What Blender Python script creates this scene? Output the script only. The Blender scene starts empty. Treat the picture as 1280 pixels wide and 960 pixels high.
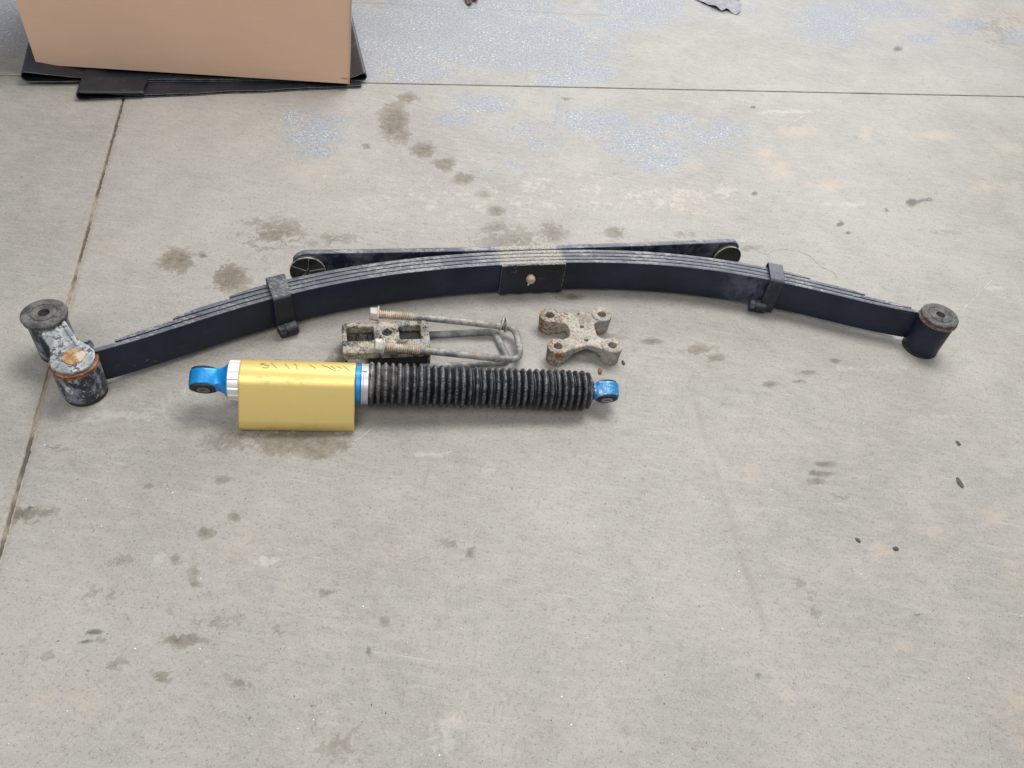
import bpy, math, random
import numpy as np
from mathutils import Vector, Matrix, noise as mnoise
R = math.radians
random.seed(7); rng = np.random.default_rng(7)
sc = bpy.context.scene
col = sc.collection

# ------------------------------------------------------------------ camera
F, PITCH, ROLL, H = 1000.0, R(46.47), R(8.98), 1.172
fw = np.array([0, math.cos(PITCH), -math.sin(PITCH)])
up0 = np.array([0, math.sin(PITCH), math.cos(PITCH)]); rt0 = np.array([1.0, 0, 0])
rt = rt0 * math.cos(ROLL) + up0 * math.sin(ROLL)
up = -rt0 * math.sin(ROLL) + up0 * math.cos(ROLL)
cd = bpy.data.cameras.new('camera'); cam = bpy.data.objects.new('camera', cd); col.objects.link(cam)
M = Matrix.Identity(4)
for i in range(3):
    M[i][0], M[i][1], M[i][2] = rt[i], up[i], -fw[i]
M[2][3] = H
cam.matrix_world = M
cd.sensor_width = 36; cd.lens = F / 1280 * 36; cd.clip_start = 0.02; cd.clip_end = 100
sc.camera = cam

# ------------------------------------------------------------------ light: a workshop with bright soft ceiling light and an open door beyond, plus an added fill lamp
w = bpy.data.worlds.new('World'); sc.world = w; w.use_nodes = True
w.node_tree.nodes['Background'].inputs[0].default_value = (0.88, 0.92, 1.0, 1)
w.node_tree.nodes['Background'].inputs[1].default_value = 0.31
def area(name, loc, target, sx, sy, power, color):
    l = bpy.data.lights.new(name, 'AREA'); l.shape = 'RECTANGLE'; l.size = sx; l.size_y = sy
    l.energy = power; l.color = color
    o = bpy.data.objects.new(name, l); col.objects.link(o); o.location = loc
    o.rotation_euler = (Vector(target) - Vector(loc)).to_track_quat('-Z', 'Y').to_euler()
    return o
area('ceiling_and_fill_light', (0.6, 2.6, 3.6), (0.2, 1.4, 0), 2.6, 1.3, 165, (1.0, 0.985, 0.96))
area('door_light', (1.2, 7.0, 2.6), (0, 1.2, 0), 5.0, 3.0, 215, (0.95, 0.975, 1.0))
area('ceiling_and_fill_light', (-0.6, -1.2, 3.4), (0, 1.2, 0), 3.0, 1.6, 85, (1.0, 0.985, 0.96))  # fill lamp added on the camera side to brighten the box and shaded fronts
sc.view_settings.view_transform = 'Standard'; sc.view_settings.look = 'None'
sc.view_settings.exposure = 0.0; sc.view_settings.gamma = 1
sc.cycles.use_denoising = True
sc.cycles.max_bounces = 6

# ------------------------------------------------------------------ helpers
def ray(x, y):
    d = fw * F + rt * (x - 640) - up * (y - 480)
    return d
def at(x, y, z=0.0):
    d = ray(x, y); t = (z - H) / d[2]
    return np.array([d[0] * t, d[1] * t, z])
def proj(P):
    d = np.atleast_2d(P) - np.array([0, 0, H])
    q = d @ fw
    return np.c_[640 + F * (d @ rt) / q, 480 - F * (d @ up) / q]

def tag(o, label=None, cat=None, group=None, kind=None):
    if label: o['label'] = label
    if cat: o['category'] = cat
    if group: o['group'] = group
    if kind: o['kind'] = kind
    return o
def empty(name, loc, label, cat, group=None):
    o = bpy.data.objects.new(name, None); col.objects.link(o); o.location = [float(v) for v in loc]
    o.empty_display_size = 0.05
    return tag(o, label, cat, group)
def origin_of(o):
    v = Vector((0, 0, 0))
    while o: v += o.location; o = o.parent
    return np.array(v)
def mk(name, V, Fc, mat, parent=None, smooth=True, loc=None, attrs=None):
    """one mesh object; V in world coordinates"""
    V = np.asarray(V, float)
    base = origin_of(parent) if parent else np.zeros(3)
    if loc is None: loc = base
    me = bpy.data.meshes.new(name)
    me.from_pydata((V - np.asarray(loc)).tolist(), [], [tuple(int(i) for i in f) for f in Fc] if not isinstance(Fc, np.ndarray) else Fc.tolist())
    me.update()
    if smooth:
        me.polygons.foreach_set('use_smooth', [True] * len(me.polygons))
    if mat: me.materials.append(mat)
    for k, a in (attrs or {}).items():
        at_ = me.attributes.new(k, 'FLOAT', 'POINT'); at_.data.foreach_set('value', np.asarray(a, np.float32))
    o = bpy.data.objects.new(name, me); col.objects.link(o)
    o.location = [float(v) for v in (np.asarray(loc) - base)]
    if parent: o.parent = parent
    return o
def sharp(o, ang=35):
    me = o.data
    import bmesh
    b = bmesh.new(); b.from_mesh(me)
    bmesh.ops.recalc_face_normals(b, faces=b.faces)
    for e in b.edges:
        if len(e.link_faces) == 2 and e.calc_face_angle(0) > R(ang): e.smooth = False
    b.to_mesh(me); b.free()
    return o
def frame(a):
    a = np.asarray(a, float); a = a / np.linalg.norm(a)
    h = np.array([0, 0, 1.0]) if abs(a[2]) < .9 else np.array([1.0, 0, 0])
    u = np.cross(h, a); u /= np.linalg.norm(u); v = np.cross(a, u)
    return a, u, v
def rings(name, C, RR, mat, parent, n=48, axis=None, caps=True, closed=False, wob=0.0, loc=None, attrs=None, sh=35, u0=None):
    """surface through rings: centres C (k,3), radii RR (k) ; axis fixed or follows the path"""
    C = np.asarray(C, float); k = len(C); RR = np.asarray(RR, float) * np.ones(k)
    V = []
    th = np.linspace(0, 2 * np.pi, n, endpoint=False)
    if axis is not None:
        a, u, v = frame(axis); U = [u] * k; W = [v] * k
    else:
        T = np.gradient(C, axis=0); T /= np.linalg.norm(T, axis=1)[:, None] + 1e-12
        a, u, v = frame(T[0]); U, W = [], []
        for i in range(k):
            u = u - (u @ T[i]) * T[i]; u /= np.linalg.norm(u); U.append(u); W.append(np.cross(T[i], u))
    A = []
    for i in range(k):
        r = RR[i] * (1 + wob * np.array([mnoise.noise(Vector((math.cos(t) * 2, math.sin(t) * 2, i * .35))) for t in th])) if wob else RR[i]
        V.append(C[i] + np.outer(np.cos(th) * r, U[i]) + np.outer(np.sin(th) * r, W[i]))
    V = np.concatenate(V)
    Fc = []
    kk = k if closed else k - 1
    for i in range(kk):
        b0, b1 = i * n, ((i + 1) % k) * n
        for j in range(n):
            j2 = (j + 1) % n
            Fc.append((b0 + j, b0 + j2, b1 + j2, b1 + j))
    if caps and not closed:
        Fc.append(tuple(range(n))[::-1]); Fc.append(tuple((k - 1) * n + j for j in range(n)))
    at2 = {q: np.repeat(x, n) for q, x in (attrs or {}).items()}
    return sharp(mk(name, V, Fc, mat, parent, True, loc, at2), sh)
def lathe(name, base, axis, prof, mat, parent, n=48, closed=False, **kw):
    """prof: list of (distance along axis, radius)"""
    a = np.asarray(axis, float); a /= np.linalg.norm(a)
    C = [np.asarray(base) + a * p[0] for p in prof]
    return rings(name, C, [p[1] for p in prof], mat, parent, n, axis=a, caps=not closed, closed=closed, **kw)
def bez(pts, n):
    """Catmull-Rom through pts"""
    P = np.asarray(pts, float); P = np.vstack([2 * P[0] - P[1], P, 2 * P[-1] - P[-2]])
    out = []
    m = len(P) - 3
    for i in range(m):
        for t in np.linspace(0, 1, n, endpoint=(i == m - 1)):
            a, b, c, d = P[i:i + 4]
            out.append(.5 * ((2 * b) + (c - a) * t + (2 * a - 5 * b + 4 * c - d) * t * t + (3 * b - a - 3 * c + d) * t ** 3))
    return np.array(out)

def nets(f, org, h):
    """surface nets of a scalar field f<0 inside"""
    nx, ny, nz = f.shape
    s = f < 0
    pos = np.zeros((nx - 1, ny - 1, nz - 1, 3)); cnt = np.zeros((nx - 1, ny - 1, nz - 1))
    I, J, K = np.meshgrid(np.arange(nx - 1), np.arange(ny - 1), np.arange(nz - 1), indexing='ij')
    for ax in range(3):
        o1, o2 = [q for q in range(3) if q != ax]
        for d1 in (0, 1):
            for d2 in (0, 1):
                a = [0, 0, 0]; a[o1] = d1; a[o2] = d2; b = list(a); b[ax] = 1
                A = f[a[0]:nx - 1 + a[0], a[1]:ny - 1 + a[1], a[2]:nz - 1 + a[2]]
                B = f[b[0]:nx - 1 + b[0], b[1]:ny - 1 + b[1], b[2]:nz - 1 + b[2]]
                m = (A < 0) != (B < 0)
                t = np.where(m, A / np.where(m, A - B, 1), 0)
                for c in range(3):
                    base = (I, J, K)[c] + a[c]
                    pos[..., c] += np.where(m, base + (t if c == ax else 0), 0)
                cnt += m
    act = cnt > 0
    idx = -np.ones(act.shape, int); idx[act] = np.arange(act.sum())
    V = pos[act] / cnt[act][:, None] * h + np.asarray(org)
    Fc = []
    for ax in range(3):
        o1, o2 = (ax + 1) % 3, (ax + 2) % 3
        A = np.take(s, range(0, s.shape[ax] - 1), axis=ax); B = np.take(s, range(1, s.shape[ax]), axis=ax)
        w_ = np.argwhere(A != B)
        w_ = w_[(w_[:, o1] > 0) & (w_[:, o2] > 0) & (w_[:, o1] < f.shape[o1] - 1) & (w_[:, o2] < f.shape[o2] - 1)]
        q = []
        for d1, d2 in ((0, 0), (-1, 0), (-1, -1), (0, -1)):
            c = w_.copy(); c[:, o1] += d1; c[:, o2] += d2
            q.append(idx[c[:, 0], c[:, 1], c[:, 2]])
        q = np.stack(q, 1)
        ins = s[w_[:, 0], w_[:, 1], w_[:, 2]]
        q[~ins] = q[~ins][:, ::-1]
        Fc.append(q)
    return V, np.concatenate(Fc)
def smin(a, b, k):
    h = np.clip(.5 + .5 * (b - a) / k, 0, 1)
    return b * (1 - h) + a * h - k * h * (1 - h)
def smax(a, b, k): return -smin(-a, -b, k)
def vnoise(shape, cells, seed):
    """smooth value noise on a grid"""
    r = np.random.default_rng(seed)
    out = r.random([int(c) + 2 for c in cells]) - .5
    for ax in range(3):
        t = np.linspace(0, cells[ax], shape[ax]); i = np.minimum(t.astype(int), out.shape[ax] - 2); fr = t - i
        fr = fr * fr * (3 - 2 * fr)
        sh = [1, 1, 1]; sh[ax] = -1
        out = np.take(out, i, axis=ax) * (1 - fr.reshape(sh)) + np.take(out, i + 1, axis=ax) * fr.reshape(sh)
    return out
def sdf_object(name, fn, lo, hi, h, mat, parent, to_world, nz_amp=0.0, nz_scale=.004):
    lo = np.array(lo); n = np.ceil((np.array(hi) - lo) / h).astype(int) + 1
    X, Y, Z = np.meshgrid(*[lo[i] + np.arange(n[i]) * h for i in range(3)], indexing='ij')
    f = fn(X, Y, Z)
    if nz_amp:
        f = f + nz_amp * (vnoise(f.shape, np.ceil(n * h / nz_scale), 3) + .6 * vnoise(f.shape, np.ceil(n * h / (nz_scale * .45)), 4))
    V, Fc = nets(f, lo, h)
    return mk(name, to_world(V), Fc, mat, parent)

# ------------------------------------------------------------------ material helpers
class NT:
    def __init__(s, name):
        s.m = bpy.data.materials.new(name); s.m.use_nodes = True
        s.t = s.m.node_tree; s.N = s.t.nodes; s.L = s.t.links
        s.b = s.N['Principled BSDF']; s.out = s.N['Material Output']
        g = s.N.new('ShaderNodeNewGeometry'); s.pos = g.outputs['Position']; s.nor = g.outputs['Normal']
    def set(s, inp, v):
        if hasattr(v, 'is_output') or isinstance(v, bpy.types.NodeSocket): s.L.new(v, inp)
        else: inp.default_value = v
    def math(s, op, a, b=0.0, c=None, clamp=False):
        n = s.N.new('ShaderNodeMath'); n.operation = op; n.use_clamp = clamp
        s.set(n.inputs[0], a); s.set(n.inputs[1], b)
        if c is not None: s.set(n.inputs[2], c)
        return n.outputs[0]
    def noise(s, scale, detail=4, rough=.6, vec=None, dist=0, out=0):
        n = s.N.new('ShaderNodeTexNoise'); n.inputs['Scale'].default_value = scale
        n.inputs['Detail'].default_value = detail; n.inputs['Roughness'].default_value = rough
        n.inputs['Distortion'].default_value = dist
        s.L.new(vec if vec is not None else s.pos, n.inputs['Vector']); return n.outputs[out]
    def voro(s, scale, vec=None, feature='F1', out='Distance'):
        n = s.N.new('ShaderNodeTexVoronoi'); n.inputs['Scale'].default_value = scale; n.feature = feature
        s.L.new(vec if vec is not None else s.pos, n.inputs['Vector']); return n.outputs[out]
    def map(s, scale=(1, 1, 1), rot=(0, 0, 0), loc=(0, 0, 0), vec=None):
        n = s.N.new('ShaderNodeMapping'); n.inputs['Scale'].default_value = scale
        n.inputs['Rotation'].default_value = rot; n.inputs['Location'].default_value = loc
        s.L.new(vec if vec is not None else s.pos, n.inputs['Vector']); return n.outputs[0]
    def step(s, v, lo, hi, a=0.0, b=1.0):
        n = s.N.new('ShaderNodeMapRange'); n.interpolation_type = 'SMOOTHSTEP'
        s.set(n.inputs[0], v); s.set(n.inputs[1], lo); s.set(n.inputs[2], hi); s.set(n.inputs[3], a); s.set(n.inputs[4], b)
        return n.outputs[0]
    def mix(s, f, a, b):
        n = s.N.new('ShaderNodeMix'); n.data_type = 'RGBA'
        s.set(n.inputs[0], f)
        for i, v in ((6, a), (7, b)):
            if isinstance(v, tuple): v = (*v, 1) if len(v) == 3 else v
            s.set(n.inputs[i], v)
        return n.outputs[2]
    def attr(s, name, out='Fac'):
        n = s.N.new('ShaderNodeAttribute'); n.attribute_name = name; return n.outputs[out]
    def nz(s):
        n = s.N.new('ShaderNodeSeparateXYZ'); s.L.new(s.nor, n.inputs[0]); return n.outputs[2]
    def dot(s, vec, d, off=0.0):
        n = s.N.new('ShaderNodeVectorMath'); n.operation = 'DOT_PRODUCT'
        s.L.new(vec, n.inputs[0]); n.inputs[1].default_value = d
        return s.math('SUBTRACT', n.outputs['Value'], off)
    def bump(s, h, strength=.3, dist=.001, prev=None):
        n = s.N.new('ShaderNodeBump'); n.inputs['Strength'].default_value = strength; n.inputs['Distance'].default_value = dist
        s.L.new(h, n.inputs['Height'])
        if prev is not None: s.L.new(prev, n.inputs['Normal'])
        return n.outputs[0]
    def done(s, color=None, rough=None, metal=None, normal=None, spec=None):
        if color is not None:
            if isinstance(color, tuple): color = (*color[:3], 1)
            s.set(s.b.inputs['Base Color'], color)
        if rough is not None: s.set(s.b.inputs['Roughness'], rough)
        if metal is not None: s.set(s.b.inputs['Metallic'], metal)
        if normal is not None: s.L.new(normal, s.b.inputs['Normal'])
        if spec is not None: s.b.inputs['Specular IOR Level'].default_value = spec
        return s.m

# spring frame: s along the chord, h away from the camera side
EO = np.array([0.0005, 1.3959]); EA = R(17.0)
ee = np.array([math.cos(EA), math.sin(EA)]); en = np.array([-ee[1], ee[0]])
PC = [0.4155, 0.0493, -0.4327, -0.0499, -0.1994, 0.0083, 0.0018]

# ---- materials
def black_paint(name, band=False, face=0.0, dusty=.5, base=(.007, .010, .022), rust=0.0):
    m = NT(name)
    n1 = m.noise(9, 5, .65); n2 = m.noise(70, 4, .7); fine = m.noise(420, 2, .5)
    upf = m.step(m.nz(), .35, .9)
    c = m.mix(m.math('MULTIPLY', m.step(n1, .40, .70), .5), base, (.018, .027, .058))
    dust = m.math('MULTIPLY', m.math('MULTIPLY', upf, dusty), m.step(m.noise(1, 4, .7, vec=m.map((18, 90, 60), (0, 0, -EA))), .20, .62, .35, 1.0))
    c = m.mix(dust, c, (.120, .128, .146))  # dust on top faces, plus light caught by the upward edges painted in
    # scattered chips and scuffs
    chips = m.step(m.math('ADD', m.math('MULTIPLY', m.noise(120, 3, .6), .6), m.math('MULTIPLY', m.noise(14, 3, .6), .45)), .69, .72)
    c = m.mix(m.math('MULTIPLY', chips, .30), c, (.25, .26, .28))
    if face:
        c = m.mix(m.math('MULTIPLY', m.step(m.noise(16, 5, .7, dist=.4), .42, .68), face), c, (.13, .14, .155))
        c = m.mix(m.math('MULTIPLY', m.step(m.noise(33, 5, .7), .60, .70), face), c, (.005, .005, .006))
    sx = m.math('ABSOLUTE', m.dot(m.pos, (ee[0], ee[1], 0), float(EO @ ee) + .50))
    c = m.mix(m.math('MULTIPLY', m.math('MULTIPLY', m.step(sx, .0, .09, 1.0, 0.0), m.step(m.noise(20, 5, .75, dist=.5), .42, .66)), .55), c, (.12, .14, .18))
    streak = m.noise(1, 3, .6, vec=m.map((14, 14, 260), (0, R(8), EA)))
    c = m.mix(m.math('MULTIPLY', m.step(streak, .68, .78), .25), c, (.20, .215, .25))
    spk = m.step(m.math('ADD', m.math('MULTIPLY', m.noise(1, 4, .75, vec=m.map((110, 260, 200), (0, 0, -EA))), .6), m.math('MULTIPLY', m.noise(11, 3, .6), .4)), .50, .60)
    c = m.mix(m.math('MULTIPLY', m.math('MULTIPLY', spk, upf), min(1, dusty * .8)), c, (.36, .36, .36))
    bk = m.step(m.math('ADD', m.math('MULTIPLY', n2, .5), m.math('MULTIPLY', m.noise(20, 3, .6), .5)), .54, .60)
    c = m.mix(m.math('MULTIPLY', m.math('MULTIPLY', bk, upf), .65), c, (.035, .038, .05))
    rg = m.math('ADD', m.math('MULTIPLY', n2, .22), .36)
    if rust:
        rr = m.step(m.math('ADD', m.math('MULTIPLY', m.noise(30, 5, .7), .7), rust), .62, .72)
        c = m.mix(rr, c, (.22, .09, .035))
    if band:
        s_ = m.math('ABSOLUTE', m.dot(m.pos, (ee[0], ee[1], 0), float(EO @ ee) + .004))
        s_ = m.math('ADD', s_, m.math('MULTIPLY', m.math('SUBTRACT', m.noise(90, 5, .75), .5), .050))
        bm = m.math('MULTIPLY', m.step(s_, .062, .080, 1.0, 0.0), m.step(m.nz(), .1, .5))
        grain = m.noise(260, 4, .75)
        dc = m.mix(m.step(grain, .35, .65), (.13, .12, .115), (.42, .385, .32))
        dc = m.mix(m.step(m.noise(45, 3, .6), .5, .7), dc, (.28, .27, .31))
        c = m.mix(m.math('MULTIPLY', bm, m.step(m.noise(80, 4, .7), .25, .5)), c, dc)
    b1 = m.bump(n2, .25, .0006); b2 = m.bump(fine, .15, .0002, b1)
    return m.done(c, rg, 0.0, b2, .38)
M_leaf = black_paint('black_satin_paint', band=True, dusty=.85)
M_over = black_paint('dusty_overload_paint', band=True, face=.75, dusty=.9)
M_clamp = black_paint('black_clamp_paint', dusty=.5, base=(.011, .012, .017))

def leaf_tip():
    m = NT('rubbed_leaf_tip'); n = m.noise(40, 4, .7)
    c = m.mix(m.step(n, .4, .6), (.30, .16, .10), (.30, .32, .36))
    return m.done(c, .6, 0, m.bump(n, .3, .0005))
M_tip = leaf_tip()

def scraped():
    m = NT('scraped_eye_paint')
    n = m.noise(55, 5, .7, vec=m.map((1, 1, .45))); n2 = m.noise(160, 3, .6)
    c = m.mix(m.step(n, .43, .60), (.012, .015, .026), (.17, .19, .24))
    c = m.mix(m.step(m.noise(110, 5, .8), .56, .64), c, (.40, .41, .43))
    c = m.mix(m.step(m.math('ADD', n, m.math('MULTIPLY', n2, .35)), .78, .86), c, (.48, .49, .50))
    return m.done(c, .45, 0, m.bump(n2, .3, .0006))
M_scraped = scraped()
def galv():
    m = NT('worn_galvanised_plate')
    n = m.noise(32, 5, .65); n2 = m.noise(150, 3, .6)
    c = m.mix(m.step(n, .35, .65), (.24, .26, .28), (.50, .51, .50))
    c = m.mix(m.step(m.math('ADD', n2, m.math('MULTIPLY', n, .7)), .86, .96), c, (.09, .10, .12))
    c = m.mix(m.math('MULTIPLY', m.step(m.noise(80, 5, .75), .52, .62), .5), c, (.20, .205, .21))
    return m.done(c, .5, .25, m.bump(n2, .35, .0007))
M_galv = galv()
def rusty(name, a=(.20, .075, .03), b=(.42, .21, .09), hl=None):
    m = NT(name)
    n = m.noise(90, 5, .7); n2 = m.noise(300, 3, .6)
    c = m.mix(m.step(n, .4, .62), a, b)
    if hl: c = m.mix(m.step(m.noise(40, 4, .7), .52, .62), c, hl)
    return m.done(c, .8, 0, m.bump(n2, .6, .0008))
M_rust = rusty('rusty_ring', (.12, .045, .02), (.30, .14, .07))
M_orange = rusty('orange_rusted_bolt', (.24, .125, .055), (.42, .27, .13), (.46, .41, .32))
M_copper = rusty('copper_edge', (.16, .085, .06), (.42, .25, .17))
M_boltend = rusty('tan_dusty_bolt', (.42, .30, .20), (.60, .48, .36))
def rubber(name, base=(.03, .03, .03), dust=(.16, .155, .14), amt=.8):
    m = NT(name)
    n = m.math('ADD', m.math('MULTIPLY', m.noise(50, 5, .7), .6), m.math('MULTIPLY', m.noise(240, 5, .75), .4)); n2 = m.noise(260, 3, .6)
    c = m.mix(m.math('MULTIPLY', m.step(n, .38, .62), amt), base, dust)
    return m.done(c, .75, 0, m.bump(n2, .3, .0005))
M_bush = rubber('dusty_grey_bushing_rubber', (.028, .027, .026), (.135, .128, .118), 1.0)
M_rubber = rubber('black_rubber', (.012, .012, .013), (.05, .05, .05), .5)
M_pad = rubber('dusty_bump_pad_rubber', (.006, .006, .005), (.045, .046, .034), .9)
M_rim = rubber('chalky_rim', (.08, .08, .08), (.42, .42, .41), 1.0)
M_hole = NT('dark_bore').done((.006, .006, .007), .8)

def boot_mat():
    m = NT('ribbed_boot_rubber')
    rd = m.attr('ridge')
    n = m.noise(1, 4, .7, vec=m.map((120, 420, 420)))
    n2 = m.noise(60, 4, .7)
    k = m.math('MULTIPLY', m.step(rd, .25, .95), m.step(m.math('ADD', m.math('MULTIPLY', n, .65), m.math('MULTIPLY', n2, .35)), .44, .62))
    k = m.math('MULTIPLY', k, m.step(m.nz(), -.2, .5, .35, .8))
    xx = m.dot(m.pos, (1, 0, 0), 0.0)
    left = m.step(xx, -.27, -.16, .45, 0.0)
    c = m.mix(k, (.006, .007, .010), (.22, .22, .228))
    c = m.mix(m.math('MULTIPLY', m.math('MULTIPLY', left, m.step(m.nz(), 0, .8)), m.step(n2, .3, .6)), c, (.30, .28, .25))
    return m.done(c, m.math('ADD', m.math('MULTIPLY', n2, .2), .24), 0, m.bump(n, .5, .0010))
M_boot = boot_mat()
def blue_mat(name, col_, fade):
    m = NT(name); n = m.noise(45, 5, .7); n2 = m.noise(300, 3, .6)
    c = m.mix(m.math('MULTIPLY', m.step(n, .45, .7), fade), col_, (.42, .55, .66))
    c = m.mix(m.step(m.math('ADD', n2, m.math('MULTIPLY', n, .3)), .74, .8, 0, fade), c, (.7, .72, .74))
    return m.done(c, .38, .35, m.bump(n2, .1, .0004))
M_blue = blue_mat('blue_anodised', (.002, .24, .62), .08)
M_bluefade = blue_mat('faded_blue_anodised', (.03, .25, .58), .75)
def gold_mat():
    m = NT('gold_anodised')
    n = m.noise(1, 3, .6, vec=m.map((8, 300, 300), (0, 0, R(11)))); n2 = m.noise(25, 4, .6); n3 = m.noise(700, 2, .5)
    c = m.mix(m.math('MULTIPLY', n2, .25), (.73, .56, .195), (.66, .51, .20))
    sm = m.step(m.math('ADD', m.math('MULTIPLY', m.noise(60, 5, .75), .5), m.math('MULTIPLY', n2, .5)), .52, .62)
    c = m.mix(m.math('MULTIPLY', sm, .22), c, (.42, .34, .16))
    return m.done(c, m.math('ADD', m.math('MULTIPLY', m.math('ADD', n, sm), .10), .37), .55, m.bump(n3, .06, .0003))
M_gold = gold_mat()
def silver(name, c0=(.62, .62, .62), ro=.38):
    m = NT(name); n = m.noise(90, 4, .7)
    c = m.mix(m.step(n, .55, .75, 0, .4), c0, (.35, .34, .33))
    return m.done(c, ro, .7, m.bump(n, .15, .0005))
M_silver = silver('machined_aluminium', (.80, .79, .78), .5); M_band = silver('steel_band', (.55, .56, .58), .45)
M_ink = NT('marker_ink').done((.22, .15, .04), .5)

def cast_mat(name, base, dusty, rust_amt, pos_bias=None, dark=(.04, .035, .03), grey=(.30, .31, .34), blot=0.0, ra=(.09, .045, .032), rb_=(.36, .215, .11)):
    m = NT(name)
    n = m.noise(38, 5, .7); n2 = m.noise(150, 5, .75); n3 = m.noise(520, 3, .7); v = m.voro(330)
    c = m.mix(m.step(n, .35, .65), base, dusty)
    c = m.mix(m.math('MULTIPLY', m.step(m.noise(26, 4, .7, dist=.5), .5, .62), .6), c, grey)
    r_ = m.math('ADD', m.math('MULTIPLY', n2, .55), m.math('MULTIPLY', n, .45))
    if pos_bias is not None: r_ = m.math('ADD', r_, pos_bias(m))
    c = m.mix(m.step(r_, .53 - rust_amt, .60 - rust_amt), c, m.mix(m.step(n3, .4, .6), ra, rb_))
    pit = m.step(m.math('ADD', m.math('MULTIPLY', n3, .5), m.math('MULTIPLY', n2, .5)), .52, .58)
    c = m.mix(m.math('MULTIPLY', pit, .85), c, dark)
    v2 = m.step(m.voro(190), .30, .16)
    c = m.mix(m.math('MULTIPLY', v2, m.step(m.noise(30, 4, .6), .42, .6, 0, .75)), c, m.mix(m.step(n3, .4, .6), (.15, .09, .06), (.42, .27, .15)))
    if blot: c = m.mix(m.step(m.math('ADD', m.math('MULTIPLY', m.noise(48, 5, .75), .7), m.math('MULTIPLY', n3, .3)), .50, .56, 0, .9), c, dark)
    b = m.bump(n3, .7, .0012, m.bump(n2, .6, .002))
    return m.done(c, .85, 0, b)
def bias_bracket(m):
    t = m.dot(m.pos, (1, .15, .9), .34)
    return m.math('ADD', m.step(t, -.10, .05, .09, -.06), m.step(m.noise(14, 3, .6), .45, .6, -.03, .03))
M_bracket = cast_mat('rusty_cast_bracket', (.25, .225, .19), (.47, .43, .365), .0, bias_bracket, dark=(.10, .07, .05))
M_block = cast_mat('mud_caked_casting', (.20, .175, .14), (.43, .385, .305), -.06, None, dark=(.010, .009, .009), blot=.5)
M_blockdark = rubber('black_painted_block', (.006, .006, .006), (.02, .019, .018), .5)
def rod(name, a, b, rusta):
    m = NT(name); n = m.noise(42, 5, .7); n2 = m.noise(260, 4, .7)
    c = m.mix(m.step(n, .35, .65), a, b)
    c = m.mix(m.step(m.math('ADD', m.math('MULTIPLY', n2, .3), m.math('MULTIPLY', m.noise(24, 4, .6), .7)), .60 - rusta, .68 - rusta), c, (.34, .19, .09))
    return m.done(c, .6, .15, m.bump(n2, .5, .0008))
M_rod = rod('weathered_steel_rod', (.10, .10, .105), (.36, .34, .30), .035)
M_roddark = rod('dirty_steel_rod', (.14, .14, .15), (.34, .335, .32), 0)
M_thread = rod('rusty_threads', (.36, .27, .19), (.58, .50, .40), .0)
M_nut = rod('dusty_nut', (.30, .285, .25), (.56, .53, .47), -.05)

# ================================================================== FLOOR
X0 = None
A0, A1 = at(0, 94)[:2], at(1280, 121)[:2]
B0, B1 = at(153, 128)[:2], at(0, 690)[:2]
ea = (A1 - A0) / np.linalg.norm(A1 - A0); eb = (B1 - B0) / np.linalg.norm(B1 - B0)
tt = np.linalg.solve(np.c_[ea, -eb], B0 - A0); X0 = A0 + ea * tt[0]

DAMP_SHADE = [(492,152,19,26,1),(500,170,14,12,.8),(530,188,18,9,1),(556,206,15,9,1),(578,223,16,8,1),(603,243,11,5,.6),(622,264,12,7,.9),(508,123,16,7,.8),
 (640,300,52,16,.6),(690,290,20,14,.7),(620,285,20,10,.5),(768,292,14,9,1),(345,292,46,18,.55),(220,326,23,15,1),(288,348,26,18,1),(253,320,6,5,.7),(458,183,6,4,.8),
 (375,549,60,16,1.1),(400,565,24,10,1.0),(345,560,26,9,.8),(425,556,16,8,.9),(290,552,40,14,.35),(275,600,14,5,.6),(292,646,10,7,.9),(260,666,14,7,.9),(243,714,7,6,.6),(243,730,8,5,.7),(220,698,6,6,.6),
 (480,777,7,7,.9),(230,800,28,9,.9),(203,847,14,9,.9),(30,645,26,13,.9),(185,607,6,4,.8),(588,691,6,8,.9),(652,669,12,5,.5),(1030,580,14,4,.9),(1025,592,16,4,.9),(1020,602,11,4,.9),
 (1000,728,18,7,.6),(1012,745,9,6,.6),(1017,765,6,8,.5),(816,427,13,4,.9),(872,437,20,6,.8),(895,447,13,5,.8),(1010,465,14,3,.8),(962,480,10,4,.9),(1000,477,10,3,.8),(1043,451,8,3,.6),
 (715,371,20,5,.8),(765,420,18,6,.5),(408,741,14,5,.7),(146,832,12,9,.6),(62,818,10,6,.4),(60,640,12,6,.6),(445,440,26,14,1.1),(420,455,24,10,1),(470,460,40,10,1),  # closing entries here paint the brown shadow beside and under the spacer block
 (930,310,18,5,.5),(1180,290,20,5,.3),(420,300,30,8,.4),(860,292,16,6,.4),(330,300,20,20,.3),(400,905,26,16,.35),(420,930,26,20,.35),(300,855,20,10,.35),(270,775,24,10,.35),(120,740,30,8,.3),
 (900,448,6,3,.8),(770,640,14,9,.2),(385,380,14,4,.3),(75,560,12,5,.3),(150,700,25,8,.3),(350,790,10,6,.3),(1245,30,30,24,.3),(708,124,8,3,.8),(560,680,12,6,.25)]
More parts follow.
